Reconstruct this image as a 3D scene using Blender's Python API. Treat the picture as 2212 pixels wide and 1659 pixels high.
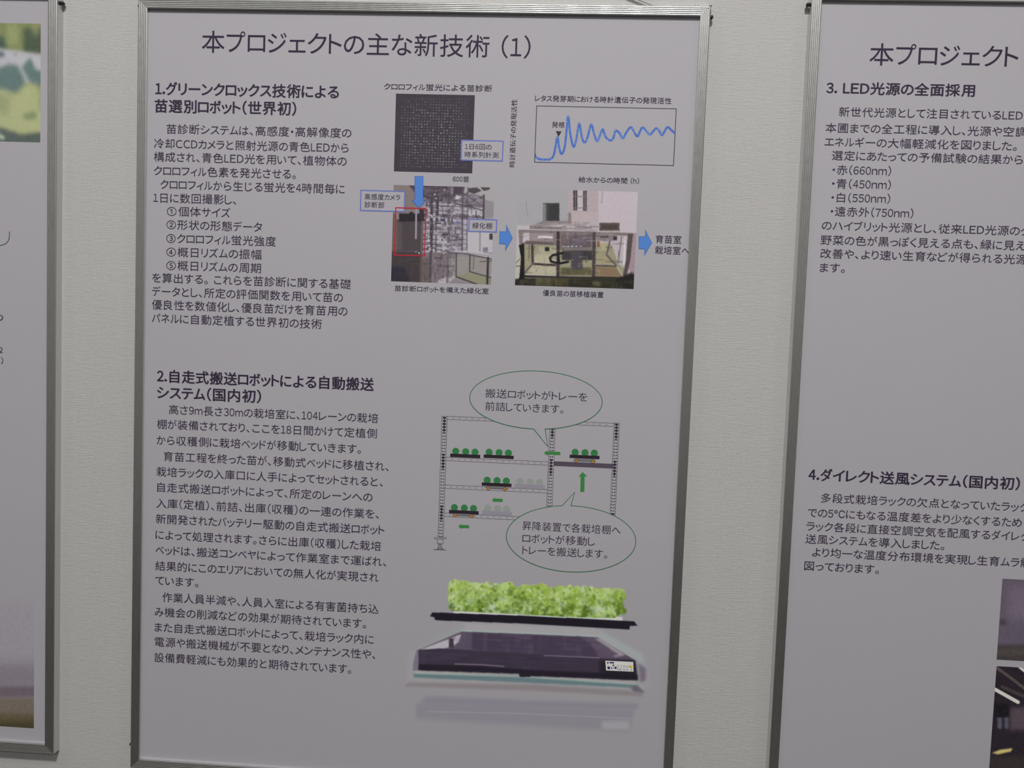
import bpy, math, random
import numpy as np
from mathutils import Matrix, Vector

for o in list(bpy.data.objects):
    bpy.data.objects.remove(o)
scene = bpy.context.scene
COL = scene.collection

# ------------------------------------------------------------------ camera
CAM = [0.44652, -0.8308, 1.5]
CAM_AXES = [[0.997751, 0.055979, 0.036867], [-0.039839, 0.052943, 0.997803], [0.053904, -0.997027, 0.055054]]
TOP = 1.8373

cam_data = bpy.data.cameras.new('camera')
cam_data.sensor_width = 36.0
cam_data.lens = 36.0 * 1700 / 2212
cam_data.clip_start = 0.02
cam = bpy.data.objects.new('camera', cam_data)
COL.objects.link(cam)
mw = Matrix.Identity(4)
for i in range(3):
    for j in range(3):
        mw[j][i] = CAM_AXES[i][j]
    mw[i][3] = CAM[i]
cam.matrix_world = mw
scene.camera = cam

# ------------------------------------------------------------------ world, exposure
world = bpy.data.worlds.new('world')
scene.world = world
world.use_nodes = True
world.node_tree.nodes['Background'].inputs[0].default_value = (0.9, 0.95, 1, 1)
world.node_tree.nodes['Background'].inputs[1].default_value = 0.0
vs = scene.view_settings
vs.view_transform = 'Standard'
vs.look = 'None'
vs.gamma = 1.0
vs.use_curve_mapping = False
vs.exposure = 0.0

# lamps: one spotlight over the posters, unseen panels added for ambient fill
KEY_POS, KEY_POWER = (0.60, -2.0, 3.86), 42
FILL_PANEL_POWER = 12
FILL_PANELS = [(-1.9, -1.6, 'left_front'), (-1.9, -4.0, 'left_rear'), (0.5, -4.0, 'middle_rear'), (2.9, -1.6, 'right_front'), (2.9, -4.0, 'right_rear')]
CEIL = 4.0
HALL = (-3.6, 4.6, -5.2)          # left, right, far wall (y)
WALL_Y = 0.011                    # face of the wall behind the posters
FLOOR_Z = 0.0

# ------------------------------------------------------------------ helpers
def lin(c):
    return tuple((v / 255 / 12.92) if v / 255 <= 0.04045 else ((v / 255 + 0.055) / 1.055) ** 2.4 for v in c)

def tag(o, label=None, cat=None, group=None, kind=None):
    for k, v in (('label', label), ('category', cat), ('group', group), ('kind', kind)):
        if v:
            o[k] = v
    return o

def empty(name, loc):
    o = bpy.data.objects.new(name, None)
    o.empty_display_size = 0.05
    o.location = loc
    COL.objects.link(o)
    return o

def mesh_obj(name, verts, faces, mats, parent=None, origin=(0, 0, 0), mat_idx=None, smooth=False):
    """verts are world coordinates; the object sits at `origin` (a parent's world location counts)."""
    me = bpy.data.meshes.new(name)
    off = np.array(origin, dtype=float)
    me.from_pydata([tuple(np.array(v, dtype=float) - off) for v in verts], [], faces)
    for m in (mats if isinstance(mats, (list, tuple)) else [mats]):
        me.materials.append(m)
    if mat_idx is not None:
        me.polygons.foreach_set('material_index', mat_idx)
    if smooth:
        me.polygons.foreach_set('use_smooth', [True] * len(me.polygons))
    me.update()
    o = bpy.data.objects.new(name, me)
    COL.objects.link(o)
    if parent is not None:
        o.parent = parent
    else:
        o.location = origin
    return o

def box(x0, x1, y0, y1, z0, z1):
    v = [(x, y, z) for z in (z0, z1) for y in (y0, y1) for x in (x0, x1)]
    f = [(0, 2, 3, 1), (4, 5, 7, 6), (0, 1, 5, 4), (2, 6, 7, 3), (0, 4, 6, 2), (1, 3, 7, 5)]
    return v, f

def join(parts):
    V, F = [], []
    for v, f in parts:
        n = len(V)
        V += list(v)
        F += [tuple(i + n for i in q) for q in f]
    return V, F

def lathe(profile, axis_from, axis_dir, seg=16):
    """profile: (distance along the axis, radius)"""
    d = Vector(axis_dir).normalized()
    a = d.orthogonal().normalized()
    b = d.cross(a)
    V, F = [], []
    for s, r in profile:
        for k in range(seg):
            t = 2 * math.pi * k / seg
            V.append(tuple(Vector(axis_from) + d * s + (a * math.cos(t) + b * math.sin(t)) * r))
    for i in range(len(profile) - 1):
        for k in range(seg):
            F.append((i * seg + k, i * seg + (k + 1) % seg, (i + 1) * seg + (k + 1) % seg, (i + 1) * seg + k))
    F.append(tuple(range(seg))[::-1])
    F.append(tuple((len(profile) - 1) * seg + k for k in range(seg)))
    return V, F

def tube(pts, r, seg=8):
    V, F = [], []
    pts = [Vector(p) for p in pts]
    for i, p in enumerate(pts):
        d = (pts[min(i + 1, len(pts) - 1)] - pts[max(i - 1, 0)]).normalized()
        a = d.cross(Vector((0, 1, 0.001))).normalized()
        b = d.cross(a)
        for k in range(seg):
            t = 2 * math.pi * k / seg
            V.append(tuple(p + (a * math.cos(t) + b * math.sin(t)) * r))
    for i in range(len(pts) - 1):
        for k in range(seg):
            F.append((i * seg + k, i * seg + (k + 1) % seg, (i + 1) * seg + (k + 1) % seg, (i + 1) * seg + k))
    F.append(tuple(range(seg))[::-1])
    F.append(tuple((len(pts) - 1) * seg + k for k in range(seg)))
    return V, F

# ------------------------------------------------------------------ materials
def new_mat(name):
    m = bpy.data.materials.new(name)
    m.use_nodes = True
    nt = m.node_tree
    return m, nt, nt.nodes['Principled BSDF']

def plain(name, col, rough=0.6, metal=0.0, spec=0.5, noise=0.0, nscale=40):
    m, nt, b = new_mat(name)
    b.inputs['Base Color'].default_value = (*col, 1)
    b.inputs['Roughness'].default_value = rough
    b.inputs['Metallic'].default_value = metal
    b.inputs['Specular IOR Level'].default_value = spec
    if noise:
        tc = nt.nodes.new('ShaderNodeTexCoord')
        n = nt.nodes.new('ShaderNodeTexNoise')
        n.inputs['Scale'].default_value = nscale
        n.inputs['Detail'].default_value = 4
        mx = nt.nodes.new('ShaderNodeMix')
        mx.data_type = 'RGBA'
        mx.inputs['A'].default_value = (*[c * (1 - noise) for c in col], 1)
        mx.inputs['B'].default_value = (*[min(1, c * (1 + noise)) for c in col], 1)
        nt.links.new(tc.outputs['Object'], n.inputs['Vector'])
        nt.links.new(n.outputs['Fac'], mx.inputs['Factor'])
        nt.links.new(mx.outputs['Result'], b.inputs['Base Color'])
    return m

PAPER = (0.512, 0.495, 0.548)

def glossy_print(name, col=None):
    """ink or paper under the clear laminate film of the posters"""
    m, nt, b = new_mat(name)
    b.inputs['Roughness'].default_value = 0.55
    b.inputs['Specular IOR Level'].default_value = 0.15
    b.inputs['Coat Weight'].default_value = 1.0
    b.inputs['Coat Roughness'].default_value = 0.02
    b.inputs['Coat IOR'].default_value = 1.5
    if col is None:
        at = nt.nodes.new('ShaderNodeVertexColor')
        at.layer_name = 'print'
        nt.links.new(at.outputs['Color'], b.inputs['Base Color'])
    else:
        tc = nt.nodes.new('ShaderNodeTexCoord')
        n = nt.nodes.new('ShaderNodeTexNoise')
        n.inputs['Scale'].default_value = 9
        n.inputs['Detail'].default_value = 3
        mx = nt.nodes.new('ShaderNodeMix')
        mx.data_type = 'RGBA'
        mx.inputs['A'].default_value = (*[c * 0.985 for c in col], 1)
        mx.inputs['B'].default_value = (*[min(1, c * 1.015) for c in col], 1)
        nt.links.new(tc.outputs['Object'], n.inputs['Vector'])
        nt.links.new(n.outputs['Fac'], mx.inputs['Factor'])
        nt.links.new(mx.outputs['Result'], b.inputs['Base Color'])
    return m

def ink_of(rgb, ref):
    """surface colour of an ink seen as `rgb` next to paper seen as `ref`"""
    a, r = lin(rgb), lin(ref)
    return tuple(min(0.95, a[i] / r[i] * PAPER[i]) for i in range(3))

M_PAPER = glossy_print('printed_paper', PAPER)
M_PICTURE = glossy_print('printed_picture')
M_INK = glossy_print('black_ink', (0.036, 0.022, 0.058))
M_INK_SOFT = glossy_print('dark_ink', (0.044, 0.028, 0.068))
_inks = {}
def ink(rgb, ref=(170, 167, 173)):
    if rgb not in _inks:
        _inks[rgb] = glossy_print('ink_%d_%d_%d' % rgb, ink_of(rgb, ref))
    return _inks[rgb]

def aluminium():
    m, nt, b = new_mat('brushed_aluminium')
    b.inputs['Metallic'].default_value = 1.0
    b.inputs['Base Color'].default_value = (0.68, 0.685, 0.68, 1)
    b.inputs['Roughness'].default_value = 0.34
    tc = nt.nodes.new('ShaderNodeTexCoord')
    n = nt.nodes.new('ShaderNodeTexNoise')
    n.inputs['Scale'].default_value = 220
    mr = nt.nodes.new('ShaderNodeMapRange')
    mr.inputs['To Min'].default_value = 0.25
    mr.inputs['To Max'].default_value = 0.35
    nt.links.new(tc.outputs['Object'], n.inputs['Vector'])
    nt.links.new(n.outputs['Fac'], mr.inputs['Value'])
    nt.links.new(mr.outputs['Result'], b.inputs['Roughness'])
    return m

def wallpaper():
    """off-white vinyl cloth wallpaper: fine twill weave with horizontal slubs"""
    m, nt, b = new_mat('woven_wallpaper')
    b.inputs['Roughness'].default_value = 0.8
    b.inputs['Specular IOR Level'].default_value = 0.2
    tc = nt.nodes.new('ShaderNodeTexCoord')
    mp = nt.nodes.new('ShaderNodeMapping')
    mp.inputs['Scale'].default_value = (62, 1, 760)
    slub = nt.nodes.new('ShaderNodeTexNoise')
    slub.inputs['Scale'].default_value = 1.0
    slub.inputs['Detail'].default_value = 4.0
    slub.inputs['Roughness'].default_value = 0.65
    nt.links.new(tc.outputs['Object'], mp.inputs['Vector'])
    nt.links.new(mp.outputs['Vector'], slub.inputs['Vector'])
    mp2 = nt.nodes.new('ShaderNodeMapping')
    mp2.inputs['Rotation'].default_value = (0, math.radians(-36), 0)
    nt.links.new(tc.outputs['Object'], mp2.inputs['Vector'])
    tw = nt.nodes.new('ShaderNodeTexWave')
    tw.wave_type = 'BANDS'
    tw.bands_direction = 'Z'
    tw.inputs['Scale'].default_value = 245
    tw.inputs['Distortion'].default_value = 3.2
    tw.inputs['Detail'].default_value = 2
    tw.inputs['Detail Scale'].default_value = 2.2
    nt.links.new(mp2.outputs['Vector'], tw.inputs['Vector'])
    mul = nt.nodes.new('ShaderNodeMath')
    mul.operation = 'MULTIPLY_ADD'
    mul.inputs[1].default_value = 0.34
    nt.links.new(tw.outputs['Fac'], mul.inputs[0])
    nt.links.new(slub.outputs['Fac'], mul.inputs[2])
    bump = nt.nodes.new('ShaderNodeBump')
    bump.inputs['Strength'].default_value = 0.75
    bump.inputs['Distance'].default_value = 0.0006
    nt.links.new(mul.outputs['Value'], bump.inputs['Height'])
    nt.links.new(bump.outputs['Normal'], b.inputs['Normal'])
    mx = nt.nodes.new('ShaderNodeMix')
    mx.data_type = 'RGBA'
    mx.inputs['A'].default_value = (0.580, 0.571, 0.572, 1)
    mx.inputs['B'].default_value = (0.608, 0.599, 0.600, 1)
    tone = nt.nodes.new('ShaderNodeTexNoise')
    tone.inputs['Scale'].default_value = 14
    tone.inputs['Detail'].default_value = 2
    nt.links.new(tc.outputs['Object'], tone.inputs['Vector'])
    nt.links.new(tone.outputs['Fac'], mx.inputs['Factor'])
    nt.links.new(mx.outputs['Result'], b.inputs['Base Color'])
    return m

M_ALU = aluminium()
M_WALL = wallpaper()
M_CEIL = plain('white_ceiling', (0.72, 0.72, 0.70), 0.9, noise=0.03)
M_FLOOR = plain('dark_carpet', (0.095, 0.093, 0.088), 0.95, noise=0.3, nscale=300)
M_FAR = plain('pale_partition', (0.62, 0.61, 0.60), 0.8, noise=0.05)
M_BOARD = plain('foam_board', (0.55, 0.54, 0.52), 0.8, noise=0.04)
M_WHITE_METAL = plain('white_enamel', (0.75, 0.75, 0.74), 0.4, noise=0.02)
M_DARK_METAL = plain('dark_steel', (0.055, 0.035, 0.05), 0.25, metal=0.3, noise=0.1)
M_CHROME = plain('bright_steel', (0.85, 0.85, 0.82), 0.12, metal=1.0, noise=0.03)
M_CORD = plain('pale_cord', (0.66, 0.65, 0.66), 0.8, noise=0.15, nscale=900)

# ------------------------------------------------------------------ the hall
XL, XR, YF = HALL
def struct(name, b, mat):
    o = mesh_obj(name, *b, mat)
    o['kind'] = 'structure'
    return o
struct('wall_back', box(XL - .12, XR + .12, WALL_Y, WALL_Y + .12, FLOOR_Z, CEIL), M_WALL)
struct('wall_front', box(XL - .12, XR + .12, YF - .12, YF, FLOOR_Z, CEIL), M_FAR)
struct('wall_left', box(XL - .12, XL, YF, WALL_Y, FLOOR_Z, CEIL), M_FAR)
struct('wall_right', box(XR, XR + .12, YF, WALL_Y, FLOOR_Z, CEIL), M_FAR)
struct('floor', box(XL - .12, XR + .12, YF - .12, WALL_Y + .12, FLOOR_Z - .1, FLOOR_Z), M_FLOOR)
struct('ceiling', box(XL - .12, XR + .12, YF - .12, WALL_Y + .12, CEIL, CEIL + .1), M_CEIL)
struct('baseboard_back', box(XL, XR, WALL_Y - .009, WALL_Y, FLOOR_Z, FLOOR_Z + .07), plain('baseboard_vinyl', (0.22, 0.2, 0.18), 0.6, noise=0.05))

# unseen panel lights, added under the ceiling as ambient fill
for x, y, side in FILL_PANELS:
    e = tag(empty('fill_panel_light', (x, y, CEIL)), 'long white panel light added on the unseen ceiling as fill', 'added fill light', 'added fill panels on the hall ceiling')
    mesh_obj('housing', *join([box(x - .62, x + .62, y - .17, y + .17, CEIL - .05, CEIL - .012),
                               box(x - .62, x - .60, y - .17, y + .17, CEIL - .06, CEIL - .05),
                               box(x + .60, x + .62, y - .17, y + .17, CEIL - .06, CEIL - .05)]), M_WHITE_METAL, e, (x, y, CEIL))
    ld = bpy.data.lights.new('fill_panel_%s_offscreen' % side, 'AREA')
    ld.shape = 'RECTANGLE'
    ld.size, ld.size_y = 1.18, 0.32
    ld.energy = FILL_PANEL_POWER
    ld.color = (1.0, 0.985, 0.95)
    lo = bpy.data.objects.new('fill_panel_%s_offscreen' % side, ld)
    COL.objects.link(lo)
    lo.parent = e
    lo.location = (0, 0, -0.056)

# spotlight above the posters
kx, ky, kz = KEY_POS
e = tag(empty('ceiling_spotlight', (kx, ky, CEIL)), 'white round ceiling spotlight aimed at the poster wall', 'spotlight')
aim = (Vector((0.30, WALL_Y, 1.75)) - Vector(KEY_POS)).normalized()
up = Vector(KEY_POS) - aim * 0.16
mesh_obj('lamp_head', *lathe([(0, .10), (.02, .15), (.155, .165), (.16, .168), (.16, .158), (.06, .14), (.055, .02)], up, aim, 28), M_WHITE_METAL, e, (kx, ky, CEIL), smooth=True)
mesh_obj('stem', *tube([(kx, ky, CEIL), up - aim * 0.0], .012), M_WHITE_METAL, e, (kx, ky, CEIL))
ld = bpy.data.lights.new('ceiling_spot_offscreen', 'AREA')
ld.shape = 'DISK'
ld.size = 0.27
ld.spread = math.radians(150)
ld.energy = KEY_POWER
ld.color = (1.0, 0.985, 0.945)
lo = bpy.data.objects.new('ceiling_spot_offscreen', ld)
COL.objects.link(lo)
lo.parent = e
lo.rotation_mode = 'QUATERNION'
lo.rotation_quaternion = aim.to_track_quat('-Z', 'Y')
lo.location = Vector(KEY_POS) + aim * 0.002 - Vector((kx, ky, CEIL))

# ------------------------------------------------------------------ layout of the three posters (mm, x right, y down from the frame opening)
TEXT = [
 (2, '本プロジェクトの主な新技術 （1）', 58.4, 407.8, 32.5, 24.82, 't'),
 (2, '1.グリーンクロックス技術による', 8.4, 207.0, 82.3, 14.95, 'h'),
 (2, '苗選別ロボット（世界初）', 7.8, 161.6, 100.6, 15.01, 'h'),
 (2, '苗診断システムは、高感度・高解像度の', 20.9, 221.7, 124.6, 11.23, 'b'),
 (2, '冷却CCDカメラと照射光源の青色LEDから', 7.6, 219.1, 140.2, 11.26, 'b'),
 (2, '構成され、青色LED光を用いて、植物体の', 7.4, 217.4, 154.2, 11.28, 'b'),
 (2, 'クロロフィル色素を発光させる。', 7.6, 162.9, 169.0, 11.32, 'b'),
 (2, 'クロロフィルから生じる蛍光を4時間毎に', 15.0, 215.9, 183.4, 11.32, 'b'),
 (2, '1日に数回撮影し、', 7.4, 98.5, 197.8, 11.39, 'b'),
 (2, '①個体サイズ', 22.6, 92.3, 211.8, 11.4, 'b'),
 (2, '②形状の形態データ', 22.4, 127.4, 226.0, 11.41, 'b'),
 (2, '③クロロフィル蛍光強度', 22.4, 142.8, 240.7, 11.43, 'b'),
 (2, '④概日リズムの振幅', 22.6, 127.4, 255.2, 11.45, 'b'),
 (2, '⑤概日リズムの周期', 22.8, 127.0, 269.7, 11.48, 'b'),
 (2, 'を算出する。 これらを苗診断に関する基礎', 7.2, 225.2, 283.6, 11.47, 'b'),
 (2, 'データとし、所定の評価関数を用いて苗の', 7.4, 217.0, 298.1, 11.49, 'b'),
 (2, '優良性を数値化し、優良苗だけを育苗用の', 7.2, 222.3, 312.5, 11.51, 'b'),
 (2, 'パネルに自動定植する世界初の技術', 7.4, 194.7, 327.1, 11.54, 'b'),
 (2, '2.自走式搬送ロボットによる自動搬送', 14.1, 252.8, 389.8, 14.99, 'h'),
 (2, 'システム（国内初）', 14.3, 129.6, 407.8, 15.08, 'h'),
 (2, '高さ9m長さ30mの栽培室に、104レーンの栽培', 27.7, 258.8, 426.1, 11.38, 'b'),
 (2, '棚が装備されており、ここを18日間かけて定植側', 14.5, 257.8, 442.5, 11.41, 'b'),
 (2, 'から収穫側に栽培ベッドが移動していきます。', 14.3, 240.9, 460.1, 11.44, 'b'),
 (2, '育苗工程を終った苗が、移動式ベッドに移植され、', 22.3, 271.6, 477.7, 11.46, 'b'),
 (2, '栽培ラックの入庫口に人手によってセットされると、', 14.5, 265.8, 494.9, 11.49, 'b'),
 (2, '自走式搬送ロボットによって、所定のレーンへの', 15.6, 254.9, 512.1, 11.51, 'b'),
 (2, '入庫（定植）、前詰、出庫（収穫）の一連の作業を、', 14.8, 262.4, 530.0, 11.54, 'b'),
 (2, '新開発されたバッテリー駆動の自走式搬送ロボット', 14.5, 268.9, 547.3, 11.56, 'b'),
 (2, 'によって処理されます。さらに出庫（収穫）した栽培', 14.3, 265.8, 565.1, 11.59, 'b'),
 (2, 'ベッドは、搬送コンベヤによって作業室まで運ばれ、', 14.5, 272.0, 582.1, 11.61, 'b'),
 (2, '結果的にこのエリアにおいての無人化が実現され', 14.5, 263.9, 599.8, 11.64, 'b'),
 (2, 'ています。', 14.7, 63.5, 616.2, 11.74, 'b'),
 (2, '作業人員半減や、人員入室による有害菌持ち込', 23.0, 264.9, 634.7, 11.69, 'b'),
 (2, 'み機会の削減などの効果が期待されています。', 14.5, 251.7, 651.6, 11.72, 'b'),
 (2, 'また自走式搬送ロボットによって、栽培ラック内に', 14.7, 260.5, 668.9, 11.74, 'b'),
 (2, '電源や搬送機械が不要となり、メンテナンス性や、', 14.9, 262.8, 685.4, 11.77, 'b'),
 (2, '設備費軽減にも効果的と期待されています。', 14.7, 236.5, 703.2, 11.8, 'b'),
 (2, 'クロロフィル蛍光による苗診断', 255.2, 369.3, 75.5, 7.45, 'c'),
 (2, '600苗', 331.1, 348.2, 169.6, 6.59, 'c'),
 (2, 'レタス発芽期における時計遺伝子の発現活性', 414.5, 555.2, 84.5, 6.86, 'c'),
 (2, '発根', 433.2, 446.2, 111.2, 6.49, 'c'),
 (2, '給水からの時間 (h)', 463.2, 525.9, 166.9, 6.52, 'c'),
 (2, '1日6回の', 342.9, 370.9, 135.7, 6.55, 'c'),
 (2, '時系列計測', 342.9, 378.3, 144.0, 6.56, 'c'),
 (2, '高感度カメラ', 237.7, 275.8, 190.6, 6.85, 'c'),
 (2, '診断部', 237.9, 258.9, 199.0, 6.86, 'c'),
 (2, '緑化棚', 353.5, 374.3, 217.6, 6.83, 'c'),
 (2, '苗診断ロボットを備えた緑化室', 272.6, 373.1, 286.1, 6.7, 'c'),
 (2, '優良苗の苗移植装置', 430.4, 494.1, 285.8, 6.74, 'c'),
 (2, '育苗室', 545.7, 572.1, 226.1, 9.03, 'c'),
 (2, '栽培室へ', 545.5, 581.1, 237.4, 9.05, 'c'),
 (2, '搬送ロボットがトレーを', 373.3, 481.9, 394.1, 10.49, 'g'),
 (2, '前詰していきます。', 373.8, 457.0, 407.9, 10.52, 'g'),
 (2, '昇降装置で各栽培棚へ', 418.2, 523.0, 534.7, 10.65, 'g'),
 (2, 'ロボットが移動し', 418.7, 496.4, 548.3, 10.68, 'g'),
 (2, 'トレーを搬送します。', 419.2, 509.9, 561.2, 10.69, 'g'),
 (3, '本プロジェクト', 51.3, 197.5, 51.9, 23.87, 't'),
 (3, '3. LED光源の全面採用', 10.4, 157.1, 86.1, 13.32, 'h'),
 (3, '新世代光源として注目されているLED', 24.1, 205.7, 109.9, 10.53, 'b'),
 (3, '本圃までの全工程に導入し、光源や空調', 11.6, 210.4, 126.2, 10.55, 'b'),
 (3, 'エネルギーの大幅軽減化を図りました。', 11.6, 202.1, 140.3, 10.58, 'b'),
 (3, '選定にあたっての予備試験の結果から', 19.7, 208.9, 153.9, 10.59, 'b'),
 (3, '・赤（660nm）', 21.1, 79.7, 168.4, 10.66, 'b'),
 (3, '・青（450nm）', 21.4, 80.4, 182.3, 10.68, 'b'),
 (3, '・白（550nm）', 21.6, 80.5, 196.4, 10.7, 'b'),
 (3, '・遠赤外（750nm）', 21.7, 104.6, 210.5, 10.71, 'b'),
 (3, 'のハイブリット光源とし、従来LED光源のク', 13.6, 221.0, 225.1, 10.69, 'b'),
 (3, '野菜の色が黒っぽく見える点も、緑に見え', 13.3, 217.5, 239.9, 10.71, 'b'),
 (3, '改善や、より速い生育などが得られる光源', 13.8, 220.3, 253.7, 10.73, 'b'),
 (3, 'ます。', 14.1, 39.3, 268.1, 10.82, 'b'),
 (3, '4.ダイレクト送風システム（国内初）', 15.1, 228.9, 483.5, 14.21, 'h'),
 (3, '多段式栽培ラックの欠点となっていたラック', 29.0, 239.6, 507.7, 10.87, 'b'),
 (3, 'での5℃にもなる温度差をより少なくするため', 16.3, 233.8, 523.8, 10.9, 'b'),
 (3, 'ラック各段に直接空調空気を配風するダイレク', 15.6, 242.7, 538.2, 10.92, 'b'),
 (3, '送風システムを導入しました。', 15.4, 157.7, 551.8, 10.97, 'b'),
 (3, 'より均一な温度分布環境を実現し生育ムラ解', 23.3, 246.4, 565.6, 10.95, 'b'),
 (3, '図っております。', 15.9, 92.8, 580.5, 11.03, 'b'),
 (1, 'り', 521.2, 528.5, 342.9, 8.27, 'c'),
 (1, '2', 523.8, 528.1, 378.4, 8.31, 'c'),
 (1, '的）', 517.0, 528.6, 389.8, 8.32, 'c')]
VERTICAL = ('時計遺伝子の発現活性', 393.0, 155.8, 86.2, 6.6)
CHLORO = [268.1,82.7,351.4,163.5]
PHOTO_A = [268.4,177.6,375.3,279.0]
BOX = [[338.5,128.8,383.3,150.5],[232.9,183.6,281.1,205.9],[349.1,210.6,379.6,224.5]]
RED = [270.8,200.8,304.1,251.7]
PHOTO_B = [400.6,178.2,525.2,278.8]
ARROWS = [[(290.7,168.0),(299.5,167.9),(300.2,193.2),(302.7,193.2),(295.7,200.8),(288.2,193.4),(291.3,193.3)],[(382.4,223.2),(389.3,223.2),(389.3,216.1),(396.2,229.6),(389.1,243.1),(389.3,236.0),(382.7,236.0)],[(528.4,224.0),(534.9,224.1),(534.6,217.2),(541.7,230.3),(534.9,243.6),(534.8,236.8),(528.8,236.8)]]
GRAPH = [416.1,92.1,560.9,150.6]
CURVE = [(416.4,142.1),(418.1,145.5),(422.8,147.2),(428.8,147.3),(433.4,146.5),(436.2,142.2),(437.7,134.0),(439.3,124.1),(441.9,136.3),(444.4,141.1),(447.1,135.0),(448.3,121.0),(449.6,102.5),(452.4,119.8),(456.2,133.2),(458.6,127.7),(460.4,114.9),(461.7,110.1),(464.9,124.1),(467.8,128.9),(470.7,122.8),(472.7,113.5),(474.3,110.6),(477.4,120.4),(480.6,127.2),(483.3,121.4),(485.9,115.0),(489.2,122.4),(493.4,125.8),(496.9,124.5),(499.4,116.1),(503.6,118.6),(507.1,123.7),(510.6,117.3),(515.0,112.2),(519.3,118.3),(522.4,120.9),(526.6,112.1),(531.5,116.3),(535.1,119.1),(540.6,112.8),(544.2,115.4),(547.3,119.4),(552.1,111.5),(555.7,113.4),(560.5,117.6)]
TRI = [(437.4,117.8),(443.4,117.9),(440.4,123.7)]
POSTS = [[327.6,333.3,421.0,552.4],[443.4,449.1,421.5,516.6],[511.1,516.5,420.3,523.3]]
BEAMS = [[332.9,420.7,511.3,424.0],[333.2,464.9,443.2,468.5],[332.6,494.8,443.3,498.5],[332.9,525.5,415.9,529.2]]
LIFT = [449.3,463.9,512.4,468.9]
TRAYS = [[337.9,460.6,370.3,464.3],[373.9,460.0,406.1,463.6],[465.6,456.0,497.3,459.6],[372.9,490.2,404.9,493.8],[338.6,521.6,370.7,525.3]]
GHOSTS = [[408.3,490.0,440.5,493.7],[374.4,520.5,406.3,524.5]]
CARTS = [[(472.8,462.5),(490.5,462.5)],[(380.0,496.2),(397.9,496.4)],[(345.1,527.3),(363.2,527.6)]]
GREEN = [[(438.3,455.5),(441.9,452.6),(442.0,453.7),(455.6,453.6),(455.7,457.0),(442.1,457.1),(442.1,458.3)],[(480.2,474.1),(485.0,478.5),(482.4,478.6),(482.8,495.3),(478.5,495.5),(478.1,478.8),(476.1,478.9)],[(384.5,508.7),(387.6,505.7),(387.6,507.0),(396.0,507.0),(396.1,510.3),(387.7,510.4),(387.8,511.4)],[(349.2,539.1),(352.3,536.2),(352.3,537.4),(360.8,537.4),(360.9,540.7),(352.5,540.8),(352.5,542.0)]]
BUBBLES = [[427.2,399.4,70.4,30.9,[(426.3,430.1),(442.0,448.4),(438.4,429.8)]],[470.5,546.7,69.1,35.8,[(460.1,512.1),(472.5,496.3),(469.2,511.6)]]]
FOOT = [[(323.9,552.6),(336.4,552.0),(336.4,553.5),(323.9,554.2)],[(327.0,554.0),(333.2,553.9),(333.2,559.2),(327.1,559.2)],[(328.1,559.4),(331.6,559.4),(331.3,562.2),(333.6,565.0),(326.9,565.1),(328.8,562.1)],[(322.9,565.7),(337.3,565.5),(337.3,566.0),(322.9,566.3)]]
P3PICS = [[218.6,583.7,329.5,669.8],[219.1,676.7,337.7,795.4]]
P1TOP = [150.0,26.6,569.9,152.2]
P1BOT = [150.0,655.5,565.0,803.7]
P1ARC = [(535.5,248.7),(535.5,252.2),(535.3,256.2),(533.7,259.8),(530.5,262.7),(524.8,264.3)]
ROBOT = [286.6,590.5,571.3,757.9]
LOGO = [(512.9,677.3),(542.8,676.9),(543.6,687.6),(514.2,688.0)]
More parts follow.
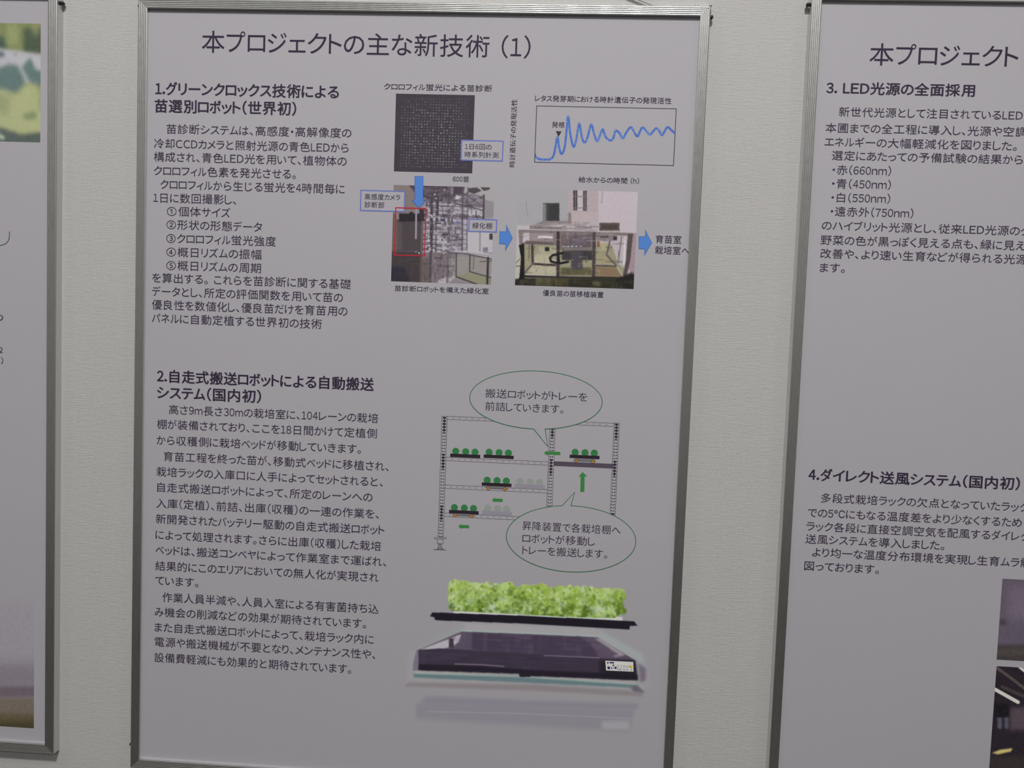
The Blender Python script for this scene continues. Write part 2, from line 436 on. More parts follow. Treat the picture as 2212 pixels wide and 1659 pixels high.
A_OPS = [
 ('p',(150,141,150),1,[(-41,-8),(1013,-36),(1049,1011),(-13,1048)]),
 ('p',(140,128,126),1,[(-19,0),(229,-7),(238,288),(-10,295)],4),
 ('p',(82,72,84),1,[(147,-5),(731,-13),(762,40),(622,107),(308,114),(232,94)],3),
 ('p',(178,174,176),1,[(708,-9),(1014,-13),(1025,326),(906,315),(891,91),(801,70),(696,65)],2),
 ('p',(84,78,86),1,[(739,14),(828,4),(874,37),(801,70),(747,52)],1),
 ('p',(84,78,86),1,[(858,-1),(962,-2),(948,24),(896,38)],1),
 ('p',(152,148,152),1,[(906,121),(1020,157),(1024,312),(906,315)],3),
 ('p',(186,180,192),1,[(302,178),(751,165),(768,684),(318,699)],3),
 ('p',(200,196,202),1,[(738,211),(902,206),(918,673),(753,678)],4),
 ('p',(196,192,198),1,[(753,460),(1000,452),(1007,670),(761,678)],4),
 ('l',(92,80,94),1,[(688,65),(803,136),(898,91)],12),
 ('l',(92,80,94),1,[(700,181),(803,140),(902,199)],10),
 ('l',(92,80,94),1,[(609,153),(697,89),(755,48)],14),
 ('l',(84,74,88),1,[(595,169),(903,238)],14),
 ('l',(84,74,88),1,[(426,294),(778,307),(898,316)],14),
 ('l',(70,62,74),1,[(898,83),(902,319)],22),
 ('l',(110,100,112),0.8,[(614,75),(876,99)],14),
 ('p',(205,200,208),1,[(622,83),(682,105),(638,136),(616,121)],1),
 ('p',(205,200,208),1,[(802,94),(877,107),(833,131)],1),
 ('l',(96,86,98),0.9,[(301,150),(609,149)],13),
 ('l',(96,86,98),0.9,[(303,202),(611,201)],13),
 ('l',(96,86,98),0.9,[(305,254),(612,253)],13),
 ('l',(96,86,98),0.9,[(307,318),(615,316)],13),
 ('l',(96,86,98),0.9,[(309,388),(616,386)],13),
 ('l',(96,86,98),0.9,[(311,446),(618,444)],13),
 ('l',(96,86,98),0.9,[(312,504),(620,502)],13),
 ('l',(96,86,98),0.9,[(313,555),(621,553)],13),
 ('l',(96,86,98),0.9,[(315,604),(623,602)],13),
 ('l',(96,86,98),0.9,[(316,657),(625,654)],13),
 ('l',(110,100,112),0.8,[(609,386),(744,389)],10),
 ('l',(110,100,112),0.8,[(612,487),(746,489)],10),
 ('l',(110,100,112),0.8,[(614,541),(748,543)],10),
 ('l',(110,100,112),0.8,[(616,588),(750,590)],10),
 ('l',(74,66,78),1,[(380,12),(400,986)],38),
 ('l',(122,112,120),1,[(427,11),(446,969)],26),
 ('l',(70,62,74),1,[(443,10),(445,360)],26),
 ('l',(112,103,114),1,[(551,7),(570,918)],36),
 ('l',(150,141,150),1,[(581,7),(601,933)],30),
 ('l',(98,88,100),1,[(688,4),(701,672)],18),
 ('l',(110,102,112),1,[(737,2),(749,662)],12),
 ('l',(92,82,94),1,[(335,13),(336,331)],18),
 ('l',(96,88,98),0.8,[(611,456),(697,562)],8),
 ('l',(96,88,98),0.8,[(693,454),(615,573)],8),
 ('p',(56,60,110),1,[(472,335),(517,335),(526,357),(481,359)],1),
 ('l',(50,46,58),1,[(518,350),(534,389),(533,497)],8),
 ('p',(92,82,94),1,[(500,482),(574,480),(575,527),(500,530)],1),
 ('p',(110,118,170),1,[(623,362),(683,360),(684,376),(624,378)],1),
 ('p',(70,64,70),1,[(967,474),(999,473),(1001,536),(969,536)],1),
 ('l',(120,112,120),1,[(873,456),(879,658)],10),
 ('p',(140,132,150),1,[(908,618),(957,616),(958,663),(909,665)],1),
 ('c',[(84,74,88),(104,94,106),(70,62,74),(128,118,130)],0.75,[(297,18),(604,10),(626,674),(317,683)],230,10,46,0.72,11),
 ('c',[(206,202,208),(190,184,194),(222,220,222)],0.75,[(302,178),(610,169),(626,674),(317,683)],90,5,14,0.5,12,0.7),
 ('c',[(84,74,88),(104,94,106),(70,62,74),(128,118,130)],0.65,[(600,99),(898,91),(906,330),(607,339)],80,10,50,0.75,13),
 ('c',[(84,74,88),(104,94,106),(70,62,74),(128,118,130)],0.75,[(215,9),(604,-2),(609,153),(272,163)],90,10,46,0.6,14,0.25),
 ('c',[(84,74,88),(104,94,106),(70,62,74),(128,118,130)],0.5,[(608,347),(749,343),(760,662),(617,667)],50,10,50,0.6,17),
 ('p',(132,122,128),1,[(287,692),(648,680),(656,931),(410,1018),(297,998)],4),
 ('p',(160,154,152),1,[(551,707),(1002,732),(1011,1005),(853,1002),(558,934)],4),
 ('p',(152,150,128),1,[(656,931),(782,880),(1008,935),(1011,1005),(853,1002)],3),
 ('p',(190,186,188),1,[(470,976),(558,930),(656,923),(560,1013),(471,1008)],3),
 ('p',(196,190,196),1,[(565,679),(760,658),(1007,688),(1009,732),(776,700),(648,688)],1),
 ('l',(70,64,70),1,[(566,681),(716,686),(1009,736)],12),
 ('l',(120,112,118),1,[(738,678),(1008,708)],6),
 ('l',(62,56,62),1,[(961,725),(963,1007)],28),
 ('l',(74,68,74),1,[(782,704),(783,872)],14),
 ('l',(74,68,74),1,[(645,688),(650,931)],14),
 ('l',(110,104,108),1,[(821,714),(819,847)],10),
 ('l',(66,60,62),1,[(650,931),(861,1002)],16),
 ('l',(66,60,62),1,[(783,872),(1008,931)],12),
 ('l',(80,74,78),1,[(883,767),(1003,755)],10),
 ('l',(86,78,88),0.9,[(389,689),(391,995)],36),
 ('l',(130,120,126),0.9,[(438,687),(440,993)],24),
 ('l',(118,110,118),0.9,[(562,683),(564,989)],30),
 ('p',(118,98,94),1,[(-10,295),(35,294),(47,716),(1,717)],3),
 ('p',(84,75,80),1,[(40,356),(304,348),(313,676),(50,684)],2),
 ('p',(104,92,94),0.8,[(37,388),(90,386),(98,668),(45,669)],3),
 ('p',(42,40,48),1,[(61,293),(317,286),(319,368),(64,375)],2),
 ('p',(42,40,48),1,[(155,298),(184,266),(216,297)],1),
 ('p',(58,52,60),1,[(263,241),(308,240),(312,348),(266,349)],2),
 ('p',(74,66,70),1,[(-11,686),(298,677),(308,1006),(-2,1016)],4),
 ('p',(52,48,62),1,[(-11,835),(134,854),(198,1009),(-7,1017)],6),
 ('p',(110,96,92),0.8,[(282,748),(371,745),(380,1003),(289,1006)],5),
 ('l',(170,160,175),1,[(232,250),(237,545)],24),
 ('l',(118,108,112),1,[(297,364),(295,669)],20),
 ('l',(70,62,68),0.7,[(143,385),(148,681)],6),
 ('p',(225,224,215),1,[(330,223),(343,223),(344,235),(330,236)],1),
 ('p',(225,224,215),1,[(354,253),(367,253),(368,265),(354,266)],1),
 ('p',(225,224,215),1,[(314,324),(327,324),(328,336),(314,337)],1),
 ('p',(225,224,215),1,[(342,393),(356,393),(356,406),(343,406)],1),
 ('p',(225,224,215),1,[(406,377),(419,376),(420,389),(406,389)],1),
 ('p',(225,224,215),1,[(348,457),(362,456),(362,468),(349,468)],1),
 ('p',(225,224,215),1,[(355,549),(369,549),(369,562),(355,562)],1),
 ('p',(225,224,215),1,[(407,650),(420,649),(421,662),(407,662)],1),
 ('p',(225,224,215),1,[(324,660),(338,660),(338,672),(325,673)],1),
 ('p',(225,224,215),1,[(468,671),(481,671),(482,683),(468,683)],1),
 ('p',(225,224,215),1,[(513,685),(527,684),(527,697),(514,697)],1),
 ('p',(225,224,215),1,[(426,766),(439,766),(439,778),(426,779)],1),
 ('p',(225,224,215),1,[(486,764),(499,764),(500,776),(486,777)],1),
 ('p',(225,224,215),1,[(327,769),(341,769),(341,782),(327,782)],1),
 ('p',(225,224,215),1,[(234,679),(248,679),(248,690),(235,691)],1),
 ('p',(225,224,215),1,[(265,693),(279,692),(279,705),(265,706)],1),
 ('p',(225,224,215),1,[(448,391),(461,391),(461,402),(448,403)],1),
 ('p',(225,224,215),1,[(335,503),(348,503),(349,516),(335,516)],1),
 ('p',(225,224,215),1,[(471,546),(485,545),(486,558),(471,558)],1),
 ('p',(225,224,215),1,[(516,544),(529,544),(530,556),(516,557)],1),
 ('p',(225,224,215),1,[(405,81),(418,81),(418,93),(405,94)],1),
 ('p',(225,224,215),1,[(500,32),(514,32),(514,44),(500,44)],1),
 ('p',(225,224,215),1,[(421,119),(434,119),(435,131),(421,132)],1),
 ('c',[(84,74,88),(104,94,106),(70,62,74),(128,118,130),(150,140,144)],0.55,[(295,692),(641,681),(650,978),(304,990)],110,10,46,0.3,15),
 ('c',[(66,58,62),(96,86,90),(84,76,70)],0.35,[(0,686),(295,677),(304,998),(1,1008)],40,10,50,0.3,16)]
B_OPS = [
 ('p',(200,194,200),1,[(-37,-31),(1009,-65),(1049,1024),(-4,1068)]),
 ('p',(180,178,183),1,[(-37,-31),(420,-46),(433,361),(-25,377)]),
 ('p',(150,140,142),0.9,[(217,323),(432,316),(433,341),(155,391),(106,388)],3),
 ('p',(80,80,82),1,[(212,140),(348,135),(353,318),(217,322)],1),
 ('p',(68,68,70),1,[(261,153),(348,150),(353,318),(266,321)],3),
 ('p',(160,159,162),0.8,[(212,145),(238,144),(243,322),(217,322)],2),
 ('l',(150,156,160),0.9,[(67,127),(76,214),(88,283)],8),
 ('p',(192,178,182),1,[(417,-6),(673,-14),(685,337),(429,346)],2),
 ('p',(150,138,136),1,[(426,232),(453,231),(457,345),(430,346)],2),
 ('p',(206,196,203),1,[(671,1),(1010,-10),(1026,418),(685,431)],2),
 ('p',(204,196,200),1,[(502,-4),(539,-5),(547,208),(509,209)],1),
 ('p',(72,64,76),1,[(461,-2),(493,-3),(500,205),(469,206)],1),
 ('p',(86,76,90),1,[(544,-5),(573,-6),(580,209),(551,210)],1),
 ('l',(160,152,160),1,[(478,-3),(485,205)],8),
 ('l',(160,152,160),1,[(559,-5),(566,202)],8),
 ('l',(140,130,138),1,[(464,64),(576,63)],8),
 ('l',(140,130,138),1,[(468,181),(580,179)],8),
 ('l',(150,142,150),1,[(705,0),(703,118),(691,118)],6),
 ('p',(198,184,188),1,[(453,226),(678,218),(682,332),(457,340)],2),
 ('p',(168,164,140),1,[(30,575),(919,542),(932,900),(41,935)],4),
 ('p',(196,192,172),1,[(164,670),(342,663),(349,878),(97,888)],8),
 ('p',(186,182,160),1,[(144,590),(339,593),(342,653),(228,667)],4),
 ('p',(110,106,78),1,[(379,801),(637,791),(648,871),(381,882)],5),
 ('p',(150,130,104),1,[(669,780),(847,783),(899,881),(673,890)],6),
 ('p',(176,168,140),1,[(673,650),(778,656),(830,753),(677,754)],4),
 ('p',(198,192,198),1,[(780,477),(995,429),(1011,876),(911,780),(862,743)],3),
 ('l',(150,136,142),1,[(880,463),(861,733)],14),
 ('l',(224,216,222),1,[(909,472),(910,741)],20),
 ('l',(120,104,108),1,[(788,487),(762,657),(846,763)],18),
 ('p',(176,156,164),1,[(963,430),(1006,419),(1011,886),(944,789)],2),
 ('p',(150,140,142),1,[(106,381),(413,381),(415,413),(107,413)],1),
 ('p',(176,168,172),1,[(388,362),(582,335),(592,415),(374,417)],3),
 ('p',(216,212,214),1,[(417,371),(486,369),(487,409),(419,411)],2),
 ('p',(196,190,196),1,[(589,325),(686,322),(689,392),(591,395)],3),
 ('p',(140,130,132),1,[(11,421),(978,420),(980,452),(12,451)],1),
 ('p',(146,134,136),1,[(13,425),(341,431),(343,571),(25,573)],1),
 ('p',(206,200,204),1,[(51,454),(108,452),(111,557),(54,559)],2),
 ('p',(168,154,160),1,[(112,457),(307,449),(310,550),(115,557)],2),
 ('p',(228,226,228),1,[(190,477),(305,481),(306,501),(174,501)],1),
 ('p',(120,106,108),1,[(86,533),(310,540),(311,570),(47,569)],2),
 ('p',(108,98,95),1,[(690,327),(858,321),(861,403),(693,409)],1),
 ('p',(90,78,78),1,[(707,346),(843,341),(845,386),(709,391)],2),
 ('p',(190,184,182),1,[(705,407),(869,401),(870,420),(705,426)],1),
 ('p',(138,128,130),1,[(343,428),(657,417),(664,615),(349,627)],1),
 ('p',(112,102,110),1,[(380,467),(622,458),(626,583),(384,591)],2),
 ('p',(134,116,118),1,[(388,471),(441,470),(444,550),(391,552)],3),
 ('p',(126,118,130),1,[(465,489),(579,484),(581,554),(468,559)],4),
 ('p',(150,140,142),1,[(669,433),(809,428),(811,508),(673,513)],1),
 ('p',(92,84,86),1,[(699,462),(770,459),(770,477),(699,480)],1),
 ('p',(64,60,66),1,[(810,458),(842,457),(843,500),(811,501)],3),
 ('p',(150,104,70),1,[(677,516),(701,520),(699,580),(678,571)],3),
 ('p',(190,180,150),1,[(705,530),(766,533),(760,607),(721,618)],4),
 ('p',(206,202,200),1,[(389,576),(412,575),(413,586),(389,587)],0),
 ('p',(206,202,200),1,[(425,574),(448,573),(448,585),(425,585)],0),
 ('p',(206,202,200),1,[(461,573),(483,572),(483,583),(461,584)],0),
 ('p',(206,202,200),1,[(496,572),(518,571),(519,583),(496,583)],0),
 ('p',(206,202,200),1,[(531,570),(554,569),(555,581),(532,582)],0),
 ('p',(70,68,72),1,[(386,626),(641,616),(644,713),(389,723)],3),
 ('p',(88,84,92),1,[(462,628),(559,624),(566,814),(469,818)],5),
 ('l',(64,54,58),1,[(53,579),(66,934)],34),
 ('l',(78,66,70),1,[(134,581),(144,770)],24),
 ('l',(120,110,112),1,[(108,577),(112,712)],10),
 ('l',(72,62,66),1,[(348,443),(362,917)],32),
 ('l',(84,74,78),1,[(652,442),(661,905)],34),
 ('p',(100,90,92),1,[(931,432),(975,430),(961,709),(932,900),(900,901),(925,710)],1),
 ('l',(24,20,28),1,[(390,651),(350,664),(310,676),(288,705),(297,740),(337,754),(385,756),(441,739)],22),
 ('l',(20,18,24),1,[(357,642),(364,742)],20),
 ('p',(40,36,40),1,[(242,596),(278,595),(280,635),(244,636)],3),
 ('l',(70,60,62),1,[(150,772),(350,778)],20),
 ('l',(96,86,86),1,[(665,768),(847,771)],16),
 ('l',(190,180,178),1,[(665,756),(842,757)],6),
 ('l',(120,110,108),1,[(72,874),(150,765)],20),
 ('l',(200,192,188),1,[(847,768),(911,875)],10),
 ('l',(120,108,106),1,[(766,657),(847,768)],16),
 ('l',(60,54,54),1,[(65,904),(931,892)],26),
 ('l',(216,210,206),1,[(88,887),(343,887)],9),
 ('l',(170,166,150),1,[(377,888),(640,883)],8),
 ('p',(58,56,40),1,[(-8,929),(1043,887),(1049,1024),(-4,1068)],4),
 ('p',(112,108,82),0.9,[(167,924),(358,917),(360,992),(169,1000)],6),
 ('p',(96,90,52),0.8,[(358,922),(448,918),(449,989),(360,992)],6),
 ('p',(140,132,102),0.9,[(651,940),(715,932),(725,977),(661,980)],4),
 ('p',(34,32,30),1,[(852,903),(978,828),(1044,895),(1049,1024),(855,992)],6),
 ('p',(196,196,188),1,[(-10,596),(41,594),(51,934),(0,936)],2),
 ('l',(120,112,110),1,[(-5,776),(44,714)],8),
 ('l',(100,92,90),1,[(-4,801),(47,799)],8),
 ('p',(24,22,24),1,[(21,580),(63,579),(78,923),(43,995),(2,1002),(36,916),(44,714)],1),
 ('p',(52,46,44),1,[(13,936),(172,929),(173,1000),(14,1006)],4),
 ('c',[(150,138,138),(112,100,100),(180,172,172),(96,86,88)],0.55,[(26,430),(963,430),(967,550),(30,575)],80,10,40,0.7,21),
 ('c',[(96,92,70),(150,144,118),(196,190,168),(80,74,64)],0.4,[(71,583),(904,562),(915,880),(80,894)],90,10,46,0.6,22,0.2),
 ('c',[(40,38,30),(96,92,66),(80,76,60)],0.45,[(41,930),(996,902),(999,996),(43,1005)],60,12,60,0.4,23,0.3),
 ('c',[(160,148,150),(186,178,182),(120,110,114)],0.55,[(104,332),(685,312),(689,411),(107,413)],46,14,60,0.85,24)]
ROBOT_OPS = [
 ('p',(150,150,152),0.35,[(40,554),(253,333),(749,309),(941,462),(965,642),(943,734),(29,765),(42,671)],26),
 ('p',(150,146,150),0.75,[(253,324),(749,311),(769,369),(245,382)],6),
 ('l',(146,166,162),0.8,[(247,377),(512,366),(757,364)],9),
 ('p',(130,140,142),0.5,[(76,517),(253,333),(273,335),(247,381)],8),
 ('p',(146,156,156),0.5,[(763,316),(932,464),(950,634),(923,662),(909,507),(762,368)],14),
 ('p',(96,84,100),0.8,[(919,519),(948,553),(950,634),(929,649)],12),
 ('p',(80,70,86),1,[(76,524),(247,381),(762,368),(909,507),(772,513)],1),
 ('p',(62,52,70),1,[(286,386),(693,372),(732,406),(772,501),(420,516),(286,496)],5),
 ('p',(164,158,168),1,[(90,516),(197,434),(245,398),(236,451),(213,486),(160,510)],3),
 ('c',[(70,58,78),(92,80,98),(56,46,62),(104,92,108)],0.22,[(131,478),(254,384),(759,370),(895,500),(772,504),(420,505)],70,14,90,0.8,31,0.12),
 ('p',(58,50,64),1,[(198,431),(216,430),(218,494),(199,492)],1),
 ('p',(150,142,152),0.9,[(750,376),(771,375),(871,474),(829,492),(808,435)],5),
 ('p',(84,72,88),1,[(775,413),(847,472),(819,487),(771,455)],5),
 ('p',(54,45,60),1,[(77,522),(160,502),(420,503),(772,504),(907,505),(920,634),(514,649),(65,657),(68,593)],1),
 ('p',(30,24,36),1,[(85,613),(326,604),(513,610),(917,597),(920,634),(514,649),(65,657)],4),
 ('p',(28,24,34),0.8,[(773,521),(907,507),(918,634),(776,640)],8),
 ('l',(150,138,150),0.9,[(225,599),(326,593),(412,596)],6),
 ('l',(132,120,134),0.9,[(563,508),(772,503)],6),
 ('p',(112,102,118),1,[(76,522),(65,593),(63,659),(85,657),(83,526)],3),
 ('p',(150,150,148),0.9,[(68,658),(471,639),(471,656),(69,678)],2),
 ('p',(150,148,146),0.9,[(514,651),(913,639),(913,654),(515,668)],2),
 ('p',(92,112,116),1,[(66,677),(471,656),(921,664),(914,685),(515,694),(125,704),(67,704)],3),
 ('l',(138,156,152),0.8,[(71,678),(471,659),(913,663)],8),
 ('p',(34,28,38),1,[(472,636),(513,636),(514,657),(473,658)],1),
 ('p',(118,108,112),0.7,[(48,739),(516,705),(943,705),(941,741),(516,747),(29,769)],7),
 ('p',(90,84,94),0.9,[(893,686),(921,669),(948,713),(910,711)],4),
 ('p',(118,114,128),0.7,[(118,824),(523,812),(931,786),(918,828),(524,854),(90,876)],10),
 ('p',(116,113,126),0.55,[(80,877),(913,833),(898,995),(527,1013),(82,1020)],12),
 ('l',(158,155,162),0.5,[(124,927),(477,901),(905,888)],7),
 ('p',(150,147,152),0.8,[(792,917),(896,905),(898,963),(794,975)],8),
 ('p',(206,212,210),1,[(213,250),(851,229),(852,255),(214,264)],2),
 ('p',(24,20,30),1,[(131,266),(486,254),(895,250),(910,278),(881,283),(880,305),(488,306),(143,317),(140,298),(123,293)],1),
 ('c',[(60,50,68),(44,36,50),(72,62,80)],0.35,[(83,533),(772,508),(773,521),(513,606),(85,616)],50,20,120,0.95,32,0.08)]
LETTUCE = [(196,235),(193,194),(211,118),(287,75),(378,73),(458,72),(521,78),(582,59),(648,62),(724,59),(789,49),(832,96),(855,192),(822,237),(605,247),(414,247),(295,246),(213,250)]
P1TOP_OPS = [
 ('p',(128,136,82),1,[(609,-2),(1004,-22),(1004,263),(608,285)]),
 ('p',(70,86,66),0.9,[(954,39),(1004,37),(1004,252),(955,256)],14),
 ('p',(60,84,78),0.9,[(829,135),(901,111),(911,218),(829,232)],12),
 ('p',(150,160,96),0.8,[(911,7),(939,6),(939,178),(911,179)],14),
 ('p',(150,146,96),0.8,[(979,-6),(995,-7),(995,96),(979,97)],10),
 ('p',(176,174,182),1,[(608,235),(892,213),(933,227),(1001,255),(1005,489),(608,574)],4),
 ('p',(92,118,116),1,[(829,440),(898,367),(917,342),(939,355),(955,443),(961,531),(930,592),(829,589)],6),
 ('p',(92,120,118),1,[(951,364),(973,284),(986,381),(1001,400),(1001,529),(970,491)],5),
 ('p',(84,100,112),1,[(873,240),(901,239),(905,278),(873,299)],4),
 ('p',(80,92,120),0.8,[(930,252),(937,252),(937,271),(930,271)],3),
 ('p',(172,176,118),1,[(608,574),(905,555),(933,602),(964,491),(998,529),(1002,925),(949,939),(892,883),(607,894)],8),
 ('p',(110,132,88),0.8,[(952,770),(986,737),(992,796),(961,809)],12),
 ('p',(140,152,100),0.7,[(892,595),(920,623),(911,792),(873,696)],16),
 ('p',(84,96,92),1,[(607,904),(892,883),(949,939),(1002,915),(1002,1014),(607,1045)],5),
 ('p',(200,206,180),0.9,[(892,933),(905,962),(902,987),(886,963)],3)]
P1BOT_OPS = [
 ('p',(140,132,142),0.5,[(606,92),(1002,30),(1003,490),(605,557)],60),
 ('p',(120,110,119),0.85,[(605,557),(1003,490),(1003,708),(605,777)],50),
 ('p',(98,86,95),0.9,[(605,741),(1003,671),(1003,762),(605,833)],14),
 ('p',(108,98,90),1,[(605,828),(1003,758),(1004,1009),(604,1082)],6),
 ('p',(84,76,52),0.9,[(604,962),(1003,890),(1004,1018),(604,1091)],22),
 ('p',(64,58,40),0.9,[(604,1022),(1003,949),(1004,1018),(604,1091)],10)]
P3A_OPS = [
 ('p',(78,70,82),1,[(-144,-45),(935,-120),(998,963),(-87,1046)]),
 ('p',(96,84,98),0.8,[(60,102),(944,41),(968,434),(81,499)],40),
 ('p',(56,50,60),1,[(0,505),(60,501),(63,568),(4,571)],6),
 ('p',(54,48,50),1,[(-98,825),(986,742),(999,977),(-86,1062)],6),
 ('p',(66,58,56),0.8,[(-96,869),(988,786),(993,875),(-91,957)],12)]
P3B_OPS = [
 ('p',(32,26,34),1,[(-105,-23),(929,-85),(1020,1120),(-23,1194)]),
 ('l',(70,60,60),1,[(0,13),(150,113),(301,222)],22),
 ('l',(60,52,52),0.8,[(62,183),(158,221),(305,276)],26),
 ('l',(176,172,164),1,[(3,211),(205,313)],26),
 ('l',(176,172,164),1,[(198,-3),(269,51)],20),
 ('p',(70,58,66),1,[(137,368),(957,278),(975,515),(151,569)],8),
 ('p',(84,84,96),0.8,[(40,461),(77,459),(83,562),(48,564)],3),
 ('p',(78,78,90),0.8,[(97,457),(133,455),(140,559),(105,560)],3),
 ('p',(20,16,22),1,[(7,339),(129,330),(137,450),(14,457)],4),
 ('p',(176,158,98),1,[(12,787),(82,753),(188,731),(175,763),(64,798)],3),
 ('p',(44,36,38),1,[(-48,821),(992,751),(1020,1120),(-23,1194)],8)]

OPEN_W, OPEN_H, RAIL = 580.0, 820.0, 10.2
SHEET_DEPTH = 3.5
ORIGIN = {1: (-689.0, -10.0), 2: (0.0, 0.0), 3: (701.0, -18.0)}

def W(p, x, y, layer=0.0):
    """poster millimetres -> world; layer counts ink layers above the sheet"""
    ox, oy = ORIGIN[p]
    return ((ox + x) / 1000, (SHEET_DEPTH - layer * 0.03) / 1000, TOP - (oy + y) / 1000)

def Wd(p, x, y, d):
    ox, oy = ORIGIN[p]
    return ((ox + x) / 1000, d / 1000, TOP - (oy + y) / 1000)

# ------------------------------------------------------------------ lettering
FULL = {}
for i in range(0x21, 0x7f):
    FULL[chr(i)] = chr(i + 0xfee0)
SMALL = set('ァィゥェォッャュョぁぃぅぇぉっゃゅょ')
NARROW = {'ト': .62, 'ド': .72, 'リ': .72, 'ー': .96, 'し': .72, 'く': .66, 'り': .72, 'ろ': .8, 'い': .9, 'ィ': .68, 'ェ': .78, 'へ': 1.0, 'ハ': .95, 'シ': .88, 'ア': .9}
LATIN = {'L': .52, 'E': .62, 'D': .68, 'C': .72, 'n': .56, 'm': .82, 'h': .54, '.': .26, '(': .36, ')': .36, '1': .5}

def advance(ch):
    if ch == ' ':
        return .32
    if ch == '\u3000':
        return 1.0
    if ch in LATIN:
        return LATIN[ch]
    if ch in '0123456789':
        return .53
    if ch in '、。':
        return .5
    if ch in '（）':
        return .44
    if ch == '・':
        return .42
    if ch in NARROW:
        return NARROW[ch]
    if ch in SMALL:
        return .76
    if '\u30a0' <= ch <= '\u30ff':
        return .84
    if '\u3040' <= ch <= '\u309f':
        return .9
    return 1.02

BOLD = [(-.022, 0), (.022, 0), (0, -.014), (0, .014), (0, 0)]      # heavier strokes for headings
_glyphs = {}

def load_glyphs(wanted):
    todo = []
    for ch, st in wanted:
        cu = bpy.data.curves.new('glyph', 'FONT')
        cu.body = FULL.get(ch, ch)
        cu.size = 1.0
        cu.resolution_u = 3
        cu.dimensions = '2D'
        ob = bpy.data.objects.new('glyph', cu)
        COL.objects.link(ob)
        todo.append((ch, st, ob, cu))
    dg = bpy.context.evaluated_depsgraph_get()
    for ch, st, ob, cu in todo:
        me = ob.evaluated_get(dg).to_mesh()
        vs_ = np.array([v.co[:2] for v in me.vertices]).reshape(-1, 2)
        fs_ = [tuple(p.vertices) for p in me.polygons]
        _glyphs[(ch, st)] = (vs_, fs_)
        ob.evaluated_get(dg).to_mesh_clear()
    for ch, st, ob, cu in todo:
        bpy.data.objects.remove(ob)
        bpy.data.curves.remove(cu)

load_glyphs(sorted({(c, t[6]) for t in TEXT for c in t[1] if c not in ' \u3000'} | {(c, 'c') for c in VERTICAL[0]} | {(c, 'h') for c in 'ITOHDENKid'}))

def set_line(s, st, width):
    """glyph outlines of one line in em units, baseline 0, ink from 0 to `width` (em); returns verts, faces"""
    cur, items = 0.0, []
    for ch in s:
        a = advance(ch)
        if ch not in ' \u3000':
            v, f = _glyphs[(ch, st)]
            x0, x1 = v[:, 0].min(), v[:, 0].max()
            iw = x1 - x0
            if ch in '、。':
                sx, px = 1.0, cur + .06
            elif ch == '（':
                sx, px = 1.0, cur + a - .06 - iw
            elif ch == '）':
                sx, px = 1.0, cur + .06
            else:
                sx = min(1.0, (a - .08) / iw)
                if ch in LATIN and ch in 'LEDCmnh':
                    sx = (a - .1) / iw
                px = cur + (a - iw * sx) / 2
            items.append((v, f, x0, sx, px, iw))
        cur += a
    left = items[0][4]
    right = items[-1][4] + items[-1][5] * items[-1][3]
    k = width / (right - left)
    V, F = [], []
    for v, f, x0, sx, px, iw in items:
        n = len(V)
        for a, b in v:
            V.append((((a - x0) * sx + px - left) * k, b))
        F += [tuple(i + n for i in q) for q in f]
    return V, F

# ------------------------------------------------------------------ flat drawings
class Drawing:
    def __init__(self):
        self.v, self.f, self.mi, self.mats = [], [], [], []
    def slot(self, m):
        if m not in self.mats:
            self.mats.append(m)
        return self.mats.index(m)
    def poly(self, pts, m, layer):
        n = len(self.v)
        self.v += [(x, y, layer) for x, y in pts]
        self.f.append(tuple(range(n, n + len(pts))))
        self.mi.append(self.slot(m))
    def fan(self, c, pts, m, layer):
        n = len(self.v)
        self.v.append((*c, layer))
        self.v += [(x, y, layer) for x, y in pts]
        k = len(pts)
        for i in range(k):
            self.f.append((n, n + 1 + i, n + 1 + (i + 1) % k))
            self.mi.append(self.slot(m))
    def rect(self, r, m, layer):
        self.poly([(r[0], r[1]), (r[2], r[1]), (r[2], r[3]), (r[0], r[3])], m, layer)
    def line(self, pts, w, m, layer, closed=False):
        P = [Vector(p) for p in pts]
        k = len(P)
        L, Rr = [], []
        for i, p in enumerate(P):
            a = P[i - 1] if (i > 0 or closed) else None
            b = P[(i + 1) % k] if (i < k - 1 or closed) else None
            if a is None: nrm = (b - p).normalized().orthogonal()
            elif b is None: nrm = (p - a).normalized().orthogonal()
            else:
                n1, n2 = (p - a).normalized().orthogonal(), (b - p).normalized().orthogonal()
                nrm = n1 + n2
                if nrm.length < 1e-6: nrm = n1
                nrm = nrm.normalized()
                nrm = nrm / max(.35, nrm.dot(n1))
            L.append(p + nrm * w / 2); Rr.append(p - nrm * w / 2)
        n = len(self.v)
        for a, b in zip(L, Rr):
            self.v += [(a.x, a.y, layer), (b.x, b.y, layer)]
        for i in range(k if closed else k - 1):
            j = (i + 1) % k
            self.f.append((n + 2 * i, n + 2 * j, n + 2 * j + 1, n + 2 * i + 1))
            self.mi.append(self.slot(m))
    def outline(self, r, w, m, layer):
        h = w / 2
        self.line([(r[0] + h, r[1] + h), (r[2] - h, r[1] + h), (r[2] - h, r[3] - h), (r[0] + h, r[3] - h)], w, m, layer, True)
    def build(self, name, p, parent, origin):
        return mesh_obj(name, [W(p, *v) for v in self.v], self.f, self.mats, parent, origin, self.mi)

